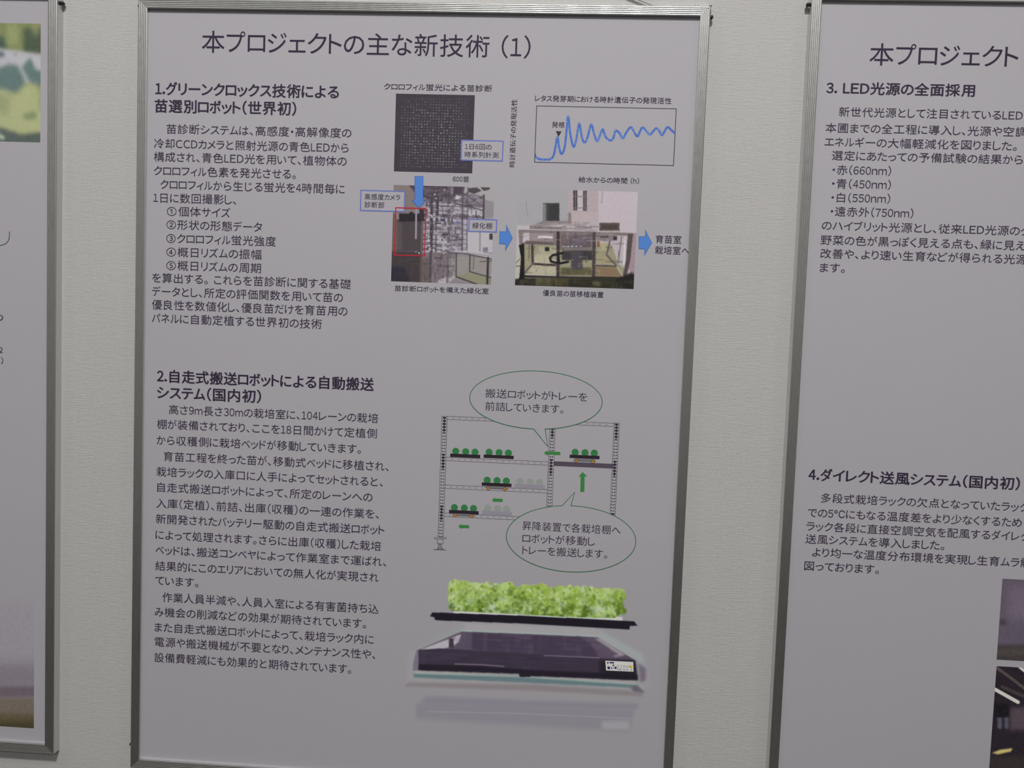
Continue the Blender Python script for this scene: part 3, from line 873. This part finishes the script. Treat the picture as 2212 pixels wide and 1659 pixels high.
# ------------------------------------------------------------------ printed pictures: painted on a fine grid, one colour per grid point
class Picture:
    def __init__(self, rc, ref, base, res=2.0):
        self.rc, self.ref = rc, ref
        self.w = max(8, int((rc[2] - rc[0]) * res))
        self.h = max(8, int((rc[3] - rc[1]) * res))
        self.img = np.ones((self.h, self.w, 3)) * np.array(base, dtype=float)
        yy, xx = np.mgrid[0:self.h, 0:self.w]
        self.X, self.Y = xx / (self.w - 1) * 1000, yy / (self.h - 1) * 1000
        self.sx = (self.w - 1) / 1000
        self.sy = (self.h - 1) / 1000
    def blend(self, mask, col):
        m = mask[..., None]
        self.img = self.img * (1 - m) + np.array(col, dtype=float) * m
    def poly_mask(self, pts):
        X, Y = self.X * self.sx, self.Y * self.sy
        P = [(x * self.sx, y * self.sy) for x, y in pts]
        ins = np.zeros(X.shape, bool)
        j = len(P) - 1
        for i in range(len(P)):
            (xi, yi), (xj, yj) = P[i], P[j]
            if yi != yj:
                c = ((yi > Y) != (yj > Y)) & (X < (xj - xi) * (Y - yi) / (yj - yi) + xi)
                ins ^= c
            j = i
        return ins.astype(float)
    def line_mask(self, pts, wpx):
        X, Y = self.X * self.sx, self.Y * self.sy
        d = np.full(X.shape, 1e9)
        for (xa, ya), (xb, yb) in zip(pts[:-1], pts[1:]):
            xa, ya, xb, yb = xa * self.sx, ya * self.sy, xb * self.sx, yb * self.sy
            L = (xb - xa) ** 2 + (yb - ya) ** 2 + 1e-9
            t = np.clip(((X - xa) * (xb - xa) + (Y - ya) * (yb - ya)) / L, 0, 1)
            d = np.minimum(d, np.hypot(X - xa - t * (xb - xa), Y - ya - t * (yb - ya)))
        return np.clip(wpx / 2 + .5 - d, 0, 1)
    def blur(self, a, r):
        r = int(round(r))
        if r < 1:
            return a
        k = 2 * r + 1
        for ax in (0, 1):
            for _ in range(2):
                pad = [(0, 0)] * a.ndim
                pad[ax] = (r + 1, r)
                c = np.cumsum(np.pad(a, pad, mode='edge'), axis=ax)
                n = a.shape[ax]
                a = (np.take(c, range(k, k + n), axis=ax) - np.take(c, range(0, n), axis=ax)) / k
        return a
    def run(self, ops, zoom):
        """zoom: how many op-width units make one grid step"""
        for o in ops:
            k, col, al, pts = o[:4]
            if k == 'c':
                self.clutter(col, al, pts, *o[4:])
                continue
            ex = o[4] if len(o) > 4 else 0
            if k == 'p':
                m = self.blur(self.poly_mask(pts), ex * (1.0 if ex < 12 else .5) * .45)
            else:
                m = self.line_mask(pts, max(1.0, ex / zoom))
            self.blend(m * al, col)
    def clutter(self, tones, al, pts, n, lo, hi, flat, seed, thin=.14):
        """many small bars inside an outline: the jumble of a photographed machine or rack"""
        rng = np.random.default_rng(seed)
        inside = self.poly_mask(pts)
        xs, ys = [p_[0] for p_ in pts], [p_[1] for p_ in pts]
        for _ in range(n):
            cx, cy = rng.uniform(min(xs), max(xs)), rng.uniform(min(ys), max(ys))
            a, b = rng.uniform(lo, hi), rng.uniform(lo, hi) * thin
            if rng.random() > flat:
                a, b = b, a
            x0, x1 = int(max(0, (cx - a) * self.sx)), int((cx + a) * self.sx) + 1
            y0, y1 = int(max(0, (cy - b) * self.sy)), int((cy + b) * self.sy) + 1
            if x1 <= x0 or y1 <= y0 or x0 >= self.w or y0 >= self.h:
                continue
            m = (inside[y0:y1, x0:x1] * al * rng.uniform(.4, 1))[..., None]
            self.img[y0:y1, x0:x1] = self.img[y0:y1, x0:x1] * (1 - m) + np.array(tones[rng.integers(len(tones))], dtype=float) * m
    def grain(self, amt, seed, size=1):
        rng = np.random.default_rng(seed)
        n = rng.normal(0, 1, (self.h, self.w, 3)) * .4 + rng.normal(0, 1, (self.h, self.w, 1))
        self.img = np.clip(self.img + self.blur(n, size) * amt * (1 + size), 0, 255)
    def build(self, name, p, parent, origin, layer):
        c = self.img / 255
        c = np.where(c <= .04045, c / 12.92, ((c + .055) / 1.055) ** 2.4)
        c = np.clip(c / np.array(lin(self.ref)) * np.array(PAPER), 0, .95)
        x = np.linspace(self.rc[0], self.rc[2], self.w)
        y = np.linspace(self.rc[1], self.rc[3], self.h)
        gx, gy = np.meshgrid(x, y)
        ox, oy = ORIGIN[p]
        co = np.stack([(ox + gx) / 1000 - origin[0], np.full(gx.shape, (SHEET_DEPTH - layer * .03) / 1000) - origin[1], TOP - (oy + gy) / 1000 - origin[2]], -1).reshape(-1, 3)
        idx = np.arange(self.w * self.h).reshape(self.h, self.w)
        q = np.stack([idx[:-1, :-1], idx[1:, :-1], idx[1:, 1:], idx[:-1, 1:]], -1).reshape(-1, 4)
        me = bpy.data.meshes.new(name)
        me.vertices.add(len(co))
        me.vertices.foreach_set('co', co.astype(np.float32).ravel())
        me.loops.add(q.size)
        me.loops.foreach_set('vertex_index', q.astype(np.int32).ravel())
        me.polygons.add(len(q))
        me.polygons.foreach_set('loop_start', (np.arange(len(q)) * 4).astype(np.int32))
        me.update(calc_edges=True)
        at = me.color_attributes.new('print', 'FLOAT_COLOR', 'POINT')
        at.data.foreach_set('color', np.concatenate([c.reshape(-1, 3), np.ones((len(co), 1))], 1).astype(np.float32).ravel())
        me.materials.append(M_PICTURE)
        o = bpy.data.objects.new(name, me)
        COL.objects.link(o)
        o.parent = parent
        return o

# ------------------------------------------------------------------ poster panel: aluminium rails, board, sheet
def rail_profile():
    """(distance in from the outer edge, depth behind the front) of the extruded rail, with five rounded ridges"""
    pr = [(0, 11.0), (0, 1.0), (.35, .35), (.8, .05)]
    u = .8
    ridge, gap = 1.48, .38
    for k in range(5):
        for t in (.0, .1, .25, .42, .58, .75, .9, 1.0):
            pr.append((u + ridge * t, 0.21 * (2 * t - 1) ** 2))
        u += ridge
        if k < 4:
            pr += [(u + .06, .48), (u + gap - .06, .48)]
            u += gap
    pr += [(RAIL, .35), (RAIL, 3.45), (RAIL - 5.5, 3.45), (RAIL - 5.5, 11.0)]
    return pr

def make_panel(p, label, ripple=0.0):
    ox, oy = ORIGIN[p]
    base = ((ox + OPEN_W / 2) / 1000, WALL_Y, TOP - (oy + OPEN_H + RAIL) / 1000)
    root = tag(empty('poster_panel', base), label, 'poster', None)
    prof = rail_profile()
    n = len(prof)
    x0, y0, x1, y1 = -RAIL, -RAIL, OPEN_W + RAIL, OPEN_H + RAIL
    sides = [lambda u: ((x0 + u, y0 + u), (x1 - u, y0 + u)), lambda u: ((x1 - u, y0 + u), (x1 - u, y1 - u)),
             lambda u: ((x1 - u, y1 - u), (x0 + u, y1 - u)), lambda u: ((x0 + u, y1 - u), (x0 + u, y0 + u))]
    for s in sides:
        V = []
        for u, d in prof:
            a, b = s(u)
            # a hairline gap at the mitre
            dx, dy = b[0] - a[0], b[1] - a[1]
            L = math.hypot(dx, dy)
            g = .06
            V += [Wd(p, a[0] + dx / L * g, a[1] + dy / L * g, d), Wd(p, b[0] - dx / L * g, b[1] - dy / L * g, d)]
        F = [(2 * i, 2 * i + 1, 2 * ((i + 1) % n) + 1, 2 * ((i + 1) % n)) for i in range(n)]
        F.append(tuple(2 * i for i in range(n)))
        F.append(tuple(2 * i + 1 for i in range(n))[::-1])
        mesh_obj('frame_rail', V, F, M_ALU, root, base)
    a, b = Wd(p, -4.3, -4.3, 4.6), Wd(p, OPEN_W + 4.3, OPEN_H + 4.3, 10.8)
    mesh_obj('backing_board', *box(a[0], b[0], a[1], b[1], b[2], a[2]), M_BOARD, root, base)
    # the laminated sheet, with the ripples of loose paper along its upper edge
    nx, ny = 236, 206
    V, F = [], []
    rng = random.Random(p)
    ph = [(rng.uniform(.07, .2), rng.uniform(0, 6.28), rng.uniform(.4, 1)) for _ in range(6)]
    for j in range(ny):
        for i in range(nx):
            x = -4 + (OPEN_W + 8) * i / (nx - 1)
            y = -4 + (OPEN_H + 8) * j / (ny - 1)
            h = 0.0
            if ripple:
                fade = max(0.0, 1 - max(y, 0) / 46) ** 1.2 * min(1.0, max(0.0, y) / 26)
                h = ripple * fade * sum(a_ * math.sin(x * w_ + f_ + y * .03) for w_, f_, a_ in ph) / 3
            V.append(Wd(p, x, y, SHEET_DEPTH + h))
    for j in range(ny - 1):
        for i in range(nx - 1):
            k = j * nx + i
            F.append((k, k + nx, k + nx + 1, k + 1))
    sheet = mesh_obj('sheet', V, F, M_PAPER, root, base, smooth=True)
    return root, sheet, base

LABELS = {1: 'framed poster with a photograph of green leaves and a rounded green outline',
          2: 'framed poster headed (1) with charts, machine photographs and a plant rack diagram',
          3: 'framed poster on LED light sources with two dark photographs low on its sheet'}
panels = {p: make_panel(p, LABELS[p], {1: 0.0, 2: 0.0, 3: .30}[p]) for p in (1, 2, 3)}

# lettering, one mesh for each printed line
for p, s, x0, x1, y, em, st in TEXT:
    root, sheet, base = panels[p]
    V, F = set_line(s, st, (x1 - x0) / em)
    verts, faces = [], []
    for k, (bx_, by_) in enumerate(BOLD if st == 'h' else BOLD[:2] if st == 'c' else [(0, 0)]):
        q_ = {'h': 1.0, 't': .35, 'c': .2}.get(st, 1.0)
        faces += [tuple(i + len(verts) for i in f_) for f_ in F]
        verts += [W(p, x0 + (a + bx_ * q_) * em, y + (.38 - b - by_ * q_) * em, 9 + k * .3) for a, b in V]
    mesh_obj('text_line', verts, faces, M_INK if st in 'th' else M_INK_SOFT, sheet, base)
s, xc, ya, yb, em = VERTICAL
V, F = set_line(s, 'c', (ya - yb) / em)
mesh_obj('text_line', [W(2, xc + (.38 - b) * em, ya - a * em, 9) for a, b in V], F, M_INK_SOFT, panels[2][1], panels[2][2])

root, sheet, base = panels[2]
# dark picture of seedling fluorescence
pc = Picture(CHLORO, (172, 169, 175), (62, 55, 66), 2.6)
rng = random.Random(4)
for r in range(25):
    for c in range(24):
        cx, cy = 85 + c * 36.2 + rng.uniform(-3, 3), 60 + r * 36.2 + rng.uniform(-3, 3)
        core = math.exp(-(((cx - 480) / 420) ** 4 + ((cy - 540) / 420) ** 4))
        br = rng.uniform(.15, 1.0) * (.25 + .75 * core)
        if rng.random() < .1:
            br *= .2
        an = rng.uniform(-.4, 1.9)
        L = rng.uniform(3, 7.5)
        tint = rng.choice([(205, 205, 200), (200, 210, 205), (210, 190, 200), (190, 205, 180), (190, 205, 215)])
        x0_, y0_, x1_, y1_ = [int(v) for v in (cx - L * math.cos(an), cy - L * math.sin(an), cx + L * math.cos(an), cy + L * math.sin(an))]
        jx0, jx1 = max(0, int((cx - 22) * pc.sx)), int((cx + 22) * pc.sx) + 1
        jy0, jy1 = max(0, int((cy - 22) * pc.sy)), int((cy + 22) * pc.sy) + 1
        X, Y = pc.X[jy0:jy1, jx0:jx1], pc.Y[jy0:jy1, jx0:jx1]
        t = np.clip(((X - x0_) * (x1_ - x0_) + (Y - y0_) * (y1_ - y0_)) / ((x1_ - x0_) ** 2 + (y1_ - y0_) ** 2 + 1e-6), 0, 1)
        d = np.hypot(X - x0_ - t * (x1_ - x0_), Y - y0_ - t * (y1_ - y0_))
        m = np.clip(1.25 - d / 5.5, 0, 1)[..., None] * br
        pc.img[jy0:jy1, jx0:jx1] = pc.img[jy0:jy1, jx0:jx1] * (1 - m) + np.array(tint) * m
pc.grain(3, 1)
tag(pc.build('printed_picture', 2, sheet, base, 1), 'dark picture of pale seedling specks in rows')

pa = Picture(PHOTO_A, (172, 169, 175), (150, 141, 150), 3.0)
pa.run(A_OPS, 4.1)
pa.img = pa.blur(pa.img, 1) * .8 + pa.img * .2
pa.img = 255 * (pa.img / 255) ** 1.08
pa.grain(3, 2)
tag(pa.build('printed_picture', 2, sheet, base, 1), 'photograph of grey steel racks in a white room')
pb = Picture(PHOTO_B, (172, 169, 175), (208, 202, 208), 3.0)
pb.run(B_OPS, 3.3)
pb.img = pb.blur(pb.img, 1) * .8 + pb.img * .2
pb.img = 255 * (pb.img / 255) ** 1.16
pb.grain(3, 3)
tag(pb.build('printed_picture', 2, sheet, base, 1), 'photograph of a grey metal machine on a wet floor')

# the transport robot with its tray of lettuce
pr = Picture(ROBOT, (138, 134, 139), (138, 134, 139), 2.4)
pr.run(ROBOT_OPS, 3.1)
pr.img = pr.blur(pr.img, 1) * .7 + pr.img * .3
env = pr.poly_mask(LETTUCE)
rng = np.random.default_rng(8)
xs_, ys_ = [a for a, b in LETTUCE], [b for a, b in LETTUCE]
# ragged silhouette: a row of heads of different heights
env *= np.clip((pr.Y - np.interp(pr.X, xs_[2:12], ys_[2:12]) - 26) / 14, 0, 1)
x_lo, x_hi, y_lo, y_hi = min(xs_), max(xs_), min(ys_), max(ys_)
slope_ = -18 / (x_hi - x_lo)
for k in range(120):
    cx = rng.uniform(x_lo + 12, x_hi - 12)
    cy = y_lo + 48 + (cx - x_lo) * slope_ + rng.uniform(-16, 22)
    env = np.maximum(env, np.clip(2.2 - ((pr.X - cx) / rng.uniform(7, 22)) ** 2 - ((pr.Y - cy) / rng.uniform(12, 34)) ** 2, 0, 1) * (pr.Y < y_hi - 40))
for k in range(24):
    s_ = rng.integers(2)
    cx = (x_lo + 14, x_hi - 14)[s_] + rng.uniform(-10, 10)
    cy = y_lo + rng.uniform(80, 160) - s_ * 14
    env = np.maximum(env, np.clip(2.0 - ((pr.X - cx) / rng.uniform(6, 14)) ** 2 - ((pr.Y - cy) / rng.uniform(12, 26)) ** 2, 0, 1))
env = pr.blur(env, 1)
H_ = (pr.Y - y_lo - (pr.X - x_lo) * slope_) / 190
heads = np.zeros_like(H_)
for c_ in (.06, .19, .33, .47, .60, .74, .89):
    u_ = (pr.X - x_lo) / (x_hi - x_lo) - c_ + .012 * np.sin(pr.Y / 23)
    heads = np.maximum(heads, np.exp(-(u_ / .055) ** 2))
H_ = np.clip(H_ + .30 * (.75 - heads), 0, 1)
base_ = np.array((172, 186, 122)) * (1 - H_)[..., None] + np.array((84, 108, 36)) * H_[..., None]
pr.img = pr.img * (1 - env[..., None]) + base_ * env[..., None]
for k in range(1500):
    cx, cy = rng.uniform(min(xs_), max(xs_)), rng.uniform(min(ys_), max(ys_))
    ix, iy = min(pr.w - 1, max(0, int(cx * pr.sx))), min(pr.h - 1, max(0, int(cy * pr.sy)))
    if env[iy, ix] < .5:
        continue
    h = float(np.clip(H_[iy, ix], 0, 1))
    big = k < 700
    a, b = (rng.uniform(10, 24), rng.uniform(14, 34)) if big else (rng.uniform(3, 9), rng.uniform(5, 14))
    th = rng.uniform(0, 3.14)
    tone = rng.random()
    if tone < .05 + .42 * h * h: col = (62, 84, 22)
    elif tone < .42 + .2 * h: col = (122, 148, 52)
    elif tone < .78: col = (160, 180, 102)
    else: col = (188, 202, 164) if rng.random() < .7 else (150, 174, 156)
    w_ = 44
    jx0, jx1 = max(0, int((cx - w_) * pr.sx)), min(pr.w, int((cx + w_) * pr.sx) + 1)
    jy0, jy1 = max(0, int((cy - w_ * 1.6) * pr.sy)), min(pr.h, int((cy + w_ * 1.6) * pr.sy) + 1)
    X, Y = pr.X[jy0:jy1, jx0:jx1] - cx, (pr.Y[jy0:jy1, jx0:jx1] - cy) * .55
    Xr, Yr = X * math.cos(th) + Y * math.sin(th), -X * math.sin(th) + Y * math.cos(th)
    m = np.clip(1.25 - (Xr / a) ** 2 - (Yr / b) ** 2, 0, 1)
    # one side of each leaf is lighter, as its edge curls over
    m = (m * env[jy0:jy1, jx0:jx1] * rng.uniform(.25, .7) * np.clip(.6 + Yr / b, 0, 1))[..., None]
    pr.img[jy0:jy1, jx0:jx1] = pr.img[jy0:jy1, jx0:jx1] * (1 - m) + np.array(col) * m
pr.img = pr.blur(pr.img, 1) * .35 + pr.img * .65
# melt the picture into the white of the sheet at its border
bd = np.minimum.reduce([pr.X, 1000 - pr.X, pr.Y * 1.6, (1000 - pr.Y) * 1.0])
fade = np.clip(bd / 45, 0, 1)[..., None]
pr.img = pr.img * fade + np.array((138, 134, 139)) * (1 - fade)
tag(pr.build('printed_picture', 2, sheet, base, 1), 'picture of lettuce on a tray above a black transport robot')
d = Drawing()
d.poly(LOGO, ink((206, 206, 196), (138, 134, 139)), 2)
def lq(u, v):
    a = Vector(LOGO[0]).lerp(Vector(LOGO[1]), u)
    b = Vector(LOGO[3]).lerp(Vector(LOGO[2]), u)
    return tuple(a.lerp(b, v))
navy = ink((44, 34, 74), (138, 134, 139))
for r in ((.06, .12, .11, .30), (.15, .10, .31, .25), (.25, .36, .31, .50), (.06, .58, .15, .86), (.32, .56, .39, .80), (.19, .60, .22, .84), (.26, .64, .29, .78)):
    d.poly([lq(r[0], r[1]), lq(r[2], r[1]), lq(r[2], r[3]), lq(r[0], r[3])], navy, 3)
d.poly([lq(.84, .36), lq(.955, .38), lq(.955, .64), lq(.84, .64)], ink((178, 158, 44), (138, 134, 139)), 3)
for s, u0, u1, v0, v1 in (('ITOH', .42, .82, .40, .64), ('DENKI', .42, .95, .72, .92)):
    V, F = set_line(s, 'h', 1.0)
    n = len(d.v)
    top, bot = max(b for a, b in V), min(b for a, b in V)
    d.v += [(*lq(u0 + a * (u1 - u0), v1 - (b - bot) / (top - bot) * (v1 - v0)), 3) for a, b in V]
    d.f += [tuple(i + n for i in q) for q in F]
    d.mi += [d.slot(navy)] * len(F)
tag(d.build('logo_plate', 2, sheet, base), 'white maker plate with dark lettering and a yellow square')

# gene activity chart
d = Drawing()
K = M_INK_SOFT
d.outline(GRAPH, .75, K, 2)
C_ = [Vector(c) for c in CURVE]
sm = []
for i in range(len(C_) - 1):
    p0, p1, p2, p3 = C_[max(0, i - 1)], C_[i], C_[i + 1], C_[min(len(C_) - 1, i + 2)]
    for t in (0, .2, .4, .6, .8):
        sm.append(.5 * (2 * p1 + (p2 - p0) * t + (2 * p0 - 5 * p1 + 4 * p2 - p3) * t * t + (3 * p1 - p0 - 3 * p2 + p3) * t ** 3))
sm.append(C_[-1])
gx0, gy0, gx1, gy1 = GRAPH
pg = Picture((gx0 + .3, gy0 + .3, gx1 - .3, gy1 - .3), (170, 167, 173), (170, 167, 173), 3.6)
gn = lambda v: ((v[0] - gx0 - .3) / (gx1 - gx0 - .6) * 1000, (v[1] - gy0 - .3) / (gy1 - gy0 - .6) * 1000)
cv = [gn(v) for v in sm]
pg.blend(pg.line_mask(cv, 2.45 * 3.6), (96, 128, 196))
pg.blend(pg.line_mask(cv, 1.5 * 3.6) * .75, (72, 106, 186))
dots = np.random.default_rng(3)
for v in cv[::2]:                       # single plotted points show along the band
    q_ = (v[0] + dots.uniform(-2, 2), v[1] + dots.uniform(-5, 5))
    pg.blend(pg.line_mask([q_, q_], dots.uniform(1.4, 2.4) * 3.6) * .4, (60, 94, 178) if dots.random() < .6 else (130, 156, 206))
tag(pg.build('printed_curve', 2, sheet, base, 1), 'wavy blue curve of plotted points')
d.poly(TRI, ink((52, 46, 60)), 5)
tag(d.build('line_chart', 2, sheet, base), 'thin black box of a chart with a small triangle marker')

# labelled boxes with blue borders
for r in BOX:
    d = Drawing()
    d.rect(r, M_PAPER, 4)
    d.outline(r, 1.25, ink((104, 116, 186)), 5)
    d.build('caption_box', 2, sheet, base)
d = Drawing()
d.outline(RED, 1.25, ink((176, 38, 56)), 6)
tag(d.build('red_marker', 2, sheet, base), 'red rectangle drawn around the diagnosis unit')
for a in ARROWS:
    d = Drawing()
    d.poly(a, ink((80, 130, 204)), 5)
    d.line(a, .45, ink((60, 92, 160)), 6, True)
    tag(d.build('printed_arrow', 2, sheet, base), 'blue block arrow')

# plant rack diagram
d = Drawing()
LK = ink((46, 36, 52))
for n, (x0, x1, y0, y1) in enumerate(POSTS):
    d.rect((x0, y0, x1, y1), M_PAPER, 1)
    for x in (x0, x1):
        d.line([(x, y0), (x, y1)], .42, LK, 2)
    d.line([(x0, y0), (x1, y0)], .42, LK, 2)
    xm, y, k = (x0 + x1) / 2, y0 + 1.5, 0
    while y < y1 - 1:
        dark = (y < y0 + 16) or (k % 17 in (12, 13, 14, 15, 16))
        if dark:
            d.rect((xm - 1.9, y - .85, xm + 1.9, y + .85), LK, 3)
            d.rect((xm - .5, y, xm + .5, min(y1, y + 3.3)), LK, 3.2)
        else:
            for s_ in (-1, 1):
                cx = xm + s_ * 1.15
                d.fan((cx, y), [(cx + .95 * math.cos(t) * .95 - s_ * .45 * math.sin(t) * .6, y + s_ * .5 * math.cos(t) * -1 * .6 + .72 * math.sin(t)) for t in [q_ * math.pi / 4 for q_ in range(8)]], LK, 3)
        y += 3.3
        k += 1
for n, r in enumerate(BEAMS):
    d.line([(r[0], r[1]), (r[2], r[1])], .38, LK, 2)
    d.line([(r[0], r[3]), (r[2], r[3])], .38, LK, 2)
    x = r[0] + 7
    while x < r[2] - 3:
        cy = (r[1] + r[3]) / 2
        d.fan((x, cy), [(x + .5 * math.cos(t * math.pi / 3), cy + .5 * math.sin(t * math.pi / 3)) for t in range(6)], LK, 3)
        x += 6.8
d.rect(LIFT, ink((84, 74, 90)), 3)
for f_ in FOOT[:2]:
    d.line(f_, .42, LK, 2, True)
d.poly(FOOT[2], ink((140, 136, 142)), 2)
d.line(FOOT[2], .42, LK, 3, True)
d.poly(FOOT[3], LK, 2)
tag(d.build('rack_diagram', 2, sheet, base), 'line drawing of a perforated three-shelf rack')

def tray(r, ghost, cart=None):
    d = Drawing()
    body = ink((150, 146, 158)) if ghost else ink((42, 32, 42))
    x0, y0, x1, y1 = r
    h = y1 - y0
    for k in (.178, .51, .82):
        cx, cy, R_ = x0 + (x1 - x0) * k, y0 - 2.7, 3.75
        pts = []
        for q_ in range(44):
            t = 2 * math.pi * q_ / 44
            rr = R_ * (1 + .045 * math.cos(11 * t))
            pts.append((cx + rr * math.cos(t), cy + rr * math.sin(t)))
        d.fan((cx, cy), pts, ink((150, 158, 152)) if ghost else ink((50, 124, 70)), 4)
    if cart:
        (ax, ay), (bx, by) = cart
        ym = (ay + by) / 2
        d.poly([(ax - 3.2, ym - .3), (ax - 1.2, y1 - .2), (bx + 1.2, y1 - .2), (bx + 3.2, ym - .3), (bx, ym + .5), (ax, ym + .5)], ink((122, 120, 126)), 4)
        d.line([(ax - 3.2, ym - .3), (bx + 3.2, ym - .3)], .35, LK, 4.3)
        for cx in (ax, bx):
            d.fan((cx, ym), [(cx + 1.95 * math.cos(t * math.pi / 6), ym + 1.95 * math.sin(t * math.pi / 6)) for t in range(12)], LK, 4.6)
            d.fan((cx, ym), [(cx + 1.6 * math.cos(t * math.pi / 6), ym + 1.6 * math.sin(t * math.pi / 6)) for t in range(12)], ink((184, 124, 40)), 5)
    d.rect(r, body, 5)
    return tag(d.build('plant_tray_drawing', 2, sheet, base), 'pale faded tray of three plants' if ghost else 'black tray with three green plants')
for n, r in enumerate(TRAYS):
    tray(r, False, {2: CARTS[0], 3: CARTS[1], 4: CARTS[2]}.get(n))
for r in GHOSTS:
    tray(r, True)
for a in GREEN:
    d = Drawing()
    d.poly(a, ink((58, 132, 66)), 5)
    tag(d.build('printed_arrow', 2, sheet, base), 'green arrow')
for cx, cy, rx, ry, tail in BUBBLES:
    d = Drawing()
    down = tail[1][1] > cy
    pts = []
    ang = lambda q_: math.atan2((q_[1] - cy) / ry, (q_[0] - cx) / rx)
    a0, a1 = ang(tail[0]), ang(tail[2])
    lo_, hi_ = (a0, a1 + 2 * math.pi) if (a1 < a0 and down) else (a0, a1)
    if down:                      # outline runs from the tail's first foot clockwise round to its last
        st_, en_ = a0, a1 + 2 * math.pi
    else:
        st_, en_ = a0, a1 - 2 * math.pi
    N = 90
    for k in range(N + 1):
        t = st_ + (en_ - st_) * k / N
        pts.append((cx + rx * math.cos(t), cy + ry * math.sin(t)))
    tip = tail[1]
    d.fan((cx, cy), pts, M_PAPER, 6)
    d.poly([pts[-1], tip, pts[0]], M_PAPER, 6.2)
    loop = pts + [tip]
    d.line(loop, .8, ink((48, 112, 78)), 7, True)
    tag(d.build('speech_bubble', 2, sheet, base), 'green outlined oval speech bubble')

# poster with the leaf photograph
root1, sheet1, base1 = panels[1]
pq = Picture(P1TOP, (160, 156, 162), (128, 136, 82), 1.6)
pq.run(P1TOP_OPS, 3.9)
# the rest of the foliage towards the hidden left side
rng = np.random.default_rng(5)
for k in range(260):
    cx, cy = rng.uniform(0, 900), rng.uniform(0, 1000)
    m = np.clip(1.3 - ((pq.X - cx) / rng.uniform(12, 40)) ** 2 - ((pq.Y - cy) / rng.uniform(20, 60)) ** 2, 0, 1)
    keep = np.clip((900 - pq.X) / 30, 0, 1)
    if cx > 880:
        continue
    col = [(84, 104, 66), (140, 150, 92), (172, 176, 118), (92, 118, 112)][rng.integers(4)]
    pq.blend(m * keep * .5, col)
pq.img = pq.blur(pq.img, 2)
pq.img = pq.img * .74 + pq.img.mean(-1, keepdims=True) * .26
pq.grain(3, 6)
tag(pq.build('printed_picture', 1, sheet1, base1, 1), 'photograph of green and yellowish leaves')
pq = Picture(P1BOT, (146, 142, 147), (146, 142, 147), 1.6)
pq.run(P1BOT_OPS, 3.9)
pq.grain(3, 7)
tag(pq.build('printed_picture', 1, sheet1, base1, 1), 'purplish photograph fading upwards with a dark olive foot')
d = Drawing()
d.line(P1ARC + [(150.0, P1ARC[-1][1])], .9, ink((48, 92, 78)), 3)
d.build('bubble_outline', 1, sheet1, base1)

# poster with the dark photographs
root3, sheet3, base3 = panels[3]
for n, (rc, ops_) in enumerate(((P3PICS[0], P3A_OPS), (P3PICS[1], P3B_OPS))):
    pq = Picture(rc, (130, 126, 131), (50, 44, 52), 1.8)
    pq.run(ops_, 3.9)
    pq.grain(3, 9 + n)
    tag(pq.build('printed_picture', 3, sheet3, base3, 1), ['dim photograph of a dark wall', 'dark photograph with slanting pale bars'][n])

# ------------------------------------------------------------------ hanging cord, nail and pins
ox, oy = ORIGIN[2]
nail = (0.29, WALL_Y - .006, TOP + .105)
eye = [(0.556, WALL_Y - .003, TOP + .004), (0.024, WALL_Y - .003, TOP + .004)]
tag(mesh_obj('hanging_cord', *join([tube([eye[0], (nail[0] + .002, WALL_Y - .003, nail[2] + .002)], .0012), tube([eye[1], (nail[0] - .002, WALL_Y - .003, nail[2] + .002)], .0012)]), M_CORD, panels[2][0], panels[2][2], smooth=True), 'pale cord looped over a nail')
o = mesh_obj('wall_nail', *lathe([(-.03, .0012), (.008, .0012), (.0085, .0035), (.0098, .0035), (.010, .003)], (nail[0], WALL_Y, nail[2]), (0, -1, 0), 14), M_CHROME, None, (nail[0], WALL_Y, nail[2]))
tag(o, 'steel nail in the wall holding the cord of the poster headed (1)', 'nail')

def pin(x, z, mat, label, r=.0021, lean=0.0):
    e = tag(empty('push_pin', (x, WALL_Y, z)), label, 'pin', 'pins along the poster frames')
    d_ = Vector((lean, -1, .1))
    mesh_obj('pin_head', *lathe([(.0018, r * .55), (.0026, r * .9), (.0045, r), (.0062, r * .85), (.0070, r * .45)], (x, WALL_Y, z), d_, 14), mat, e, (x, WALL_Y, z), smooth=True)
    mesh_obj('pin_shaft', *lathe([(-.008, .0007), (.002, .0007)], (x, WALL_Y, z), d_, 8), M_CHROME, e, (x, WALL_Y, z))

E1 = (ORIGIN[1][0] + OPEN_W + RAIL) / 1000
E2L, E2R = -RAIL / 1000, (OPEN_W + RAIL) / 1000
E3 = (ORIGIN[3][0] - RAIL) / 1000
z2t = TOP + RAIL / 1000
pin(E1 + .0018, TOP + .006, M_DARK_METAL, 'dark push pin against the upper right edge of the leaf photograph poster')
pin(E2L - .0012, TOP + .0035, M_DARK_METAL, 'dark push pin at the upper left edge of the poster headed (1)')
pin(E2L - .0018, TOP - .806, M_DARK_METAL, 'dark push pin at the lower left edge of the poster headed (1)')
pin(E2R + .0020, TOP + .001, M_DARK_METAL, 'dark push pin at the upper right edge of the poster headed (1)')
pin(E2R + .0005, z2t + .0022, M_CHROME, 'shiny steel push pin on the top corner of the poster headed (1)', .0020)
pin(E2R - .0140, z2t + .0018, M_CHROME, 'shiny steel push pin on the top edge of the poster headed (1)', .0017)
pin(E3 - .0018, TOP + .015, M_DARK_METAL, 'dark push pin at the upper edge of the poster on LED light sources')
pin(E3 - .0018, TOP - .792, M_DARK_METAL, 'dark push pin at the lower edge of the poster on LED light sources')
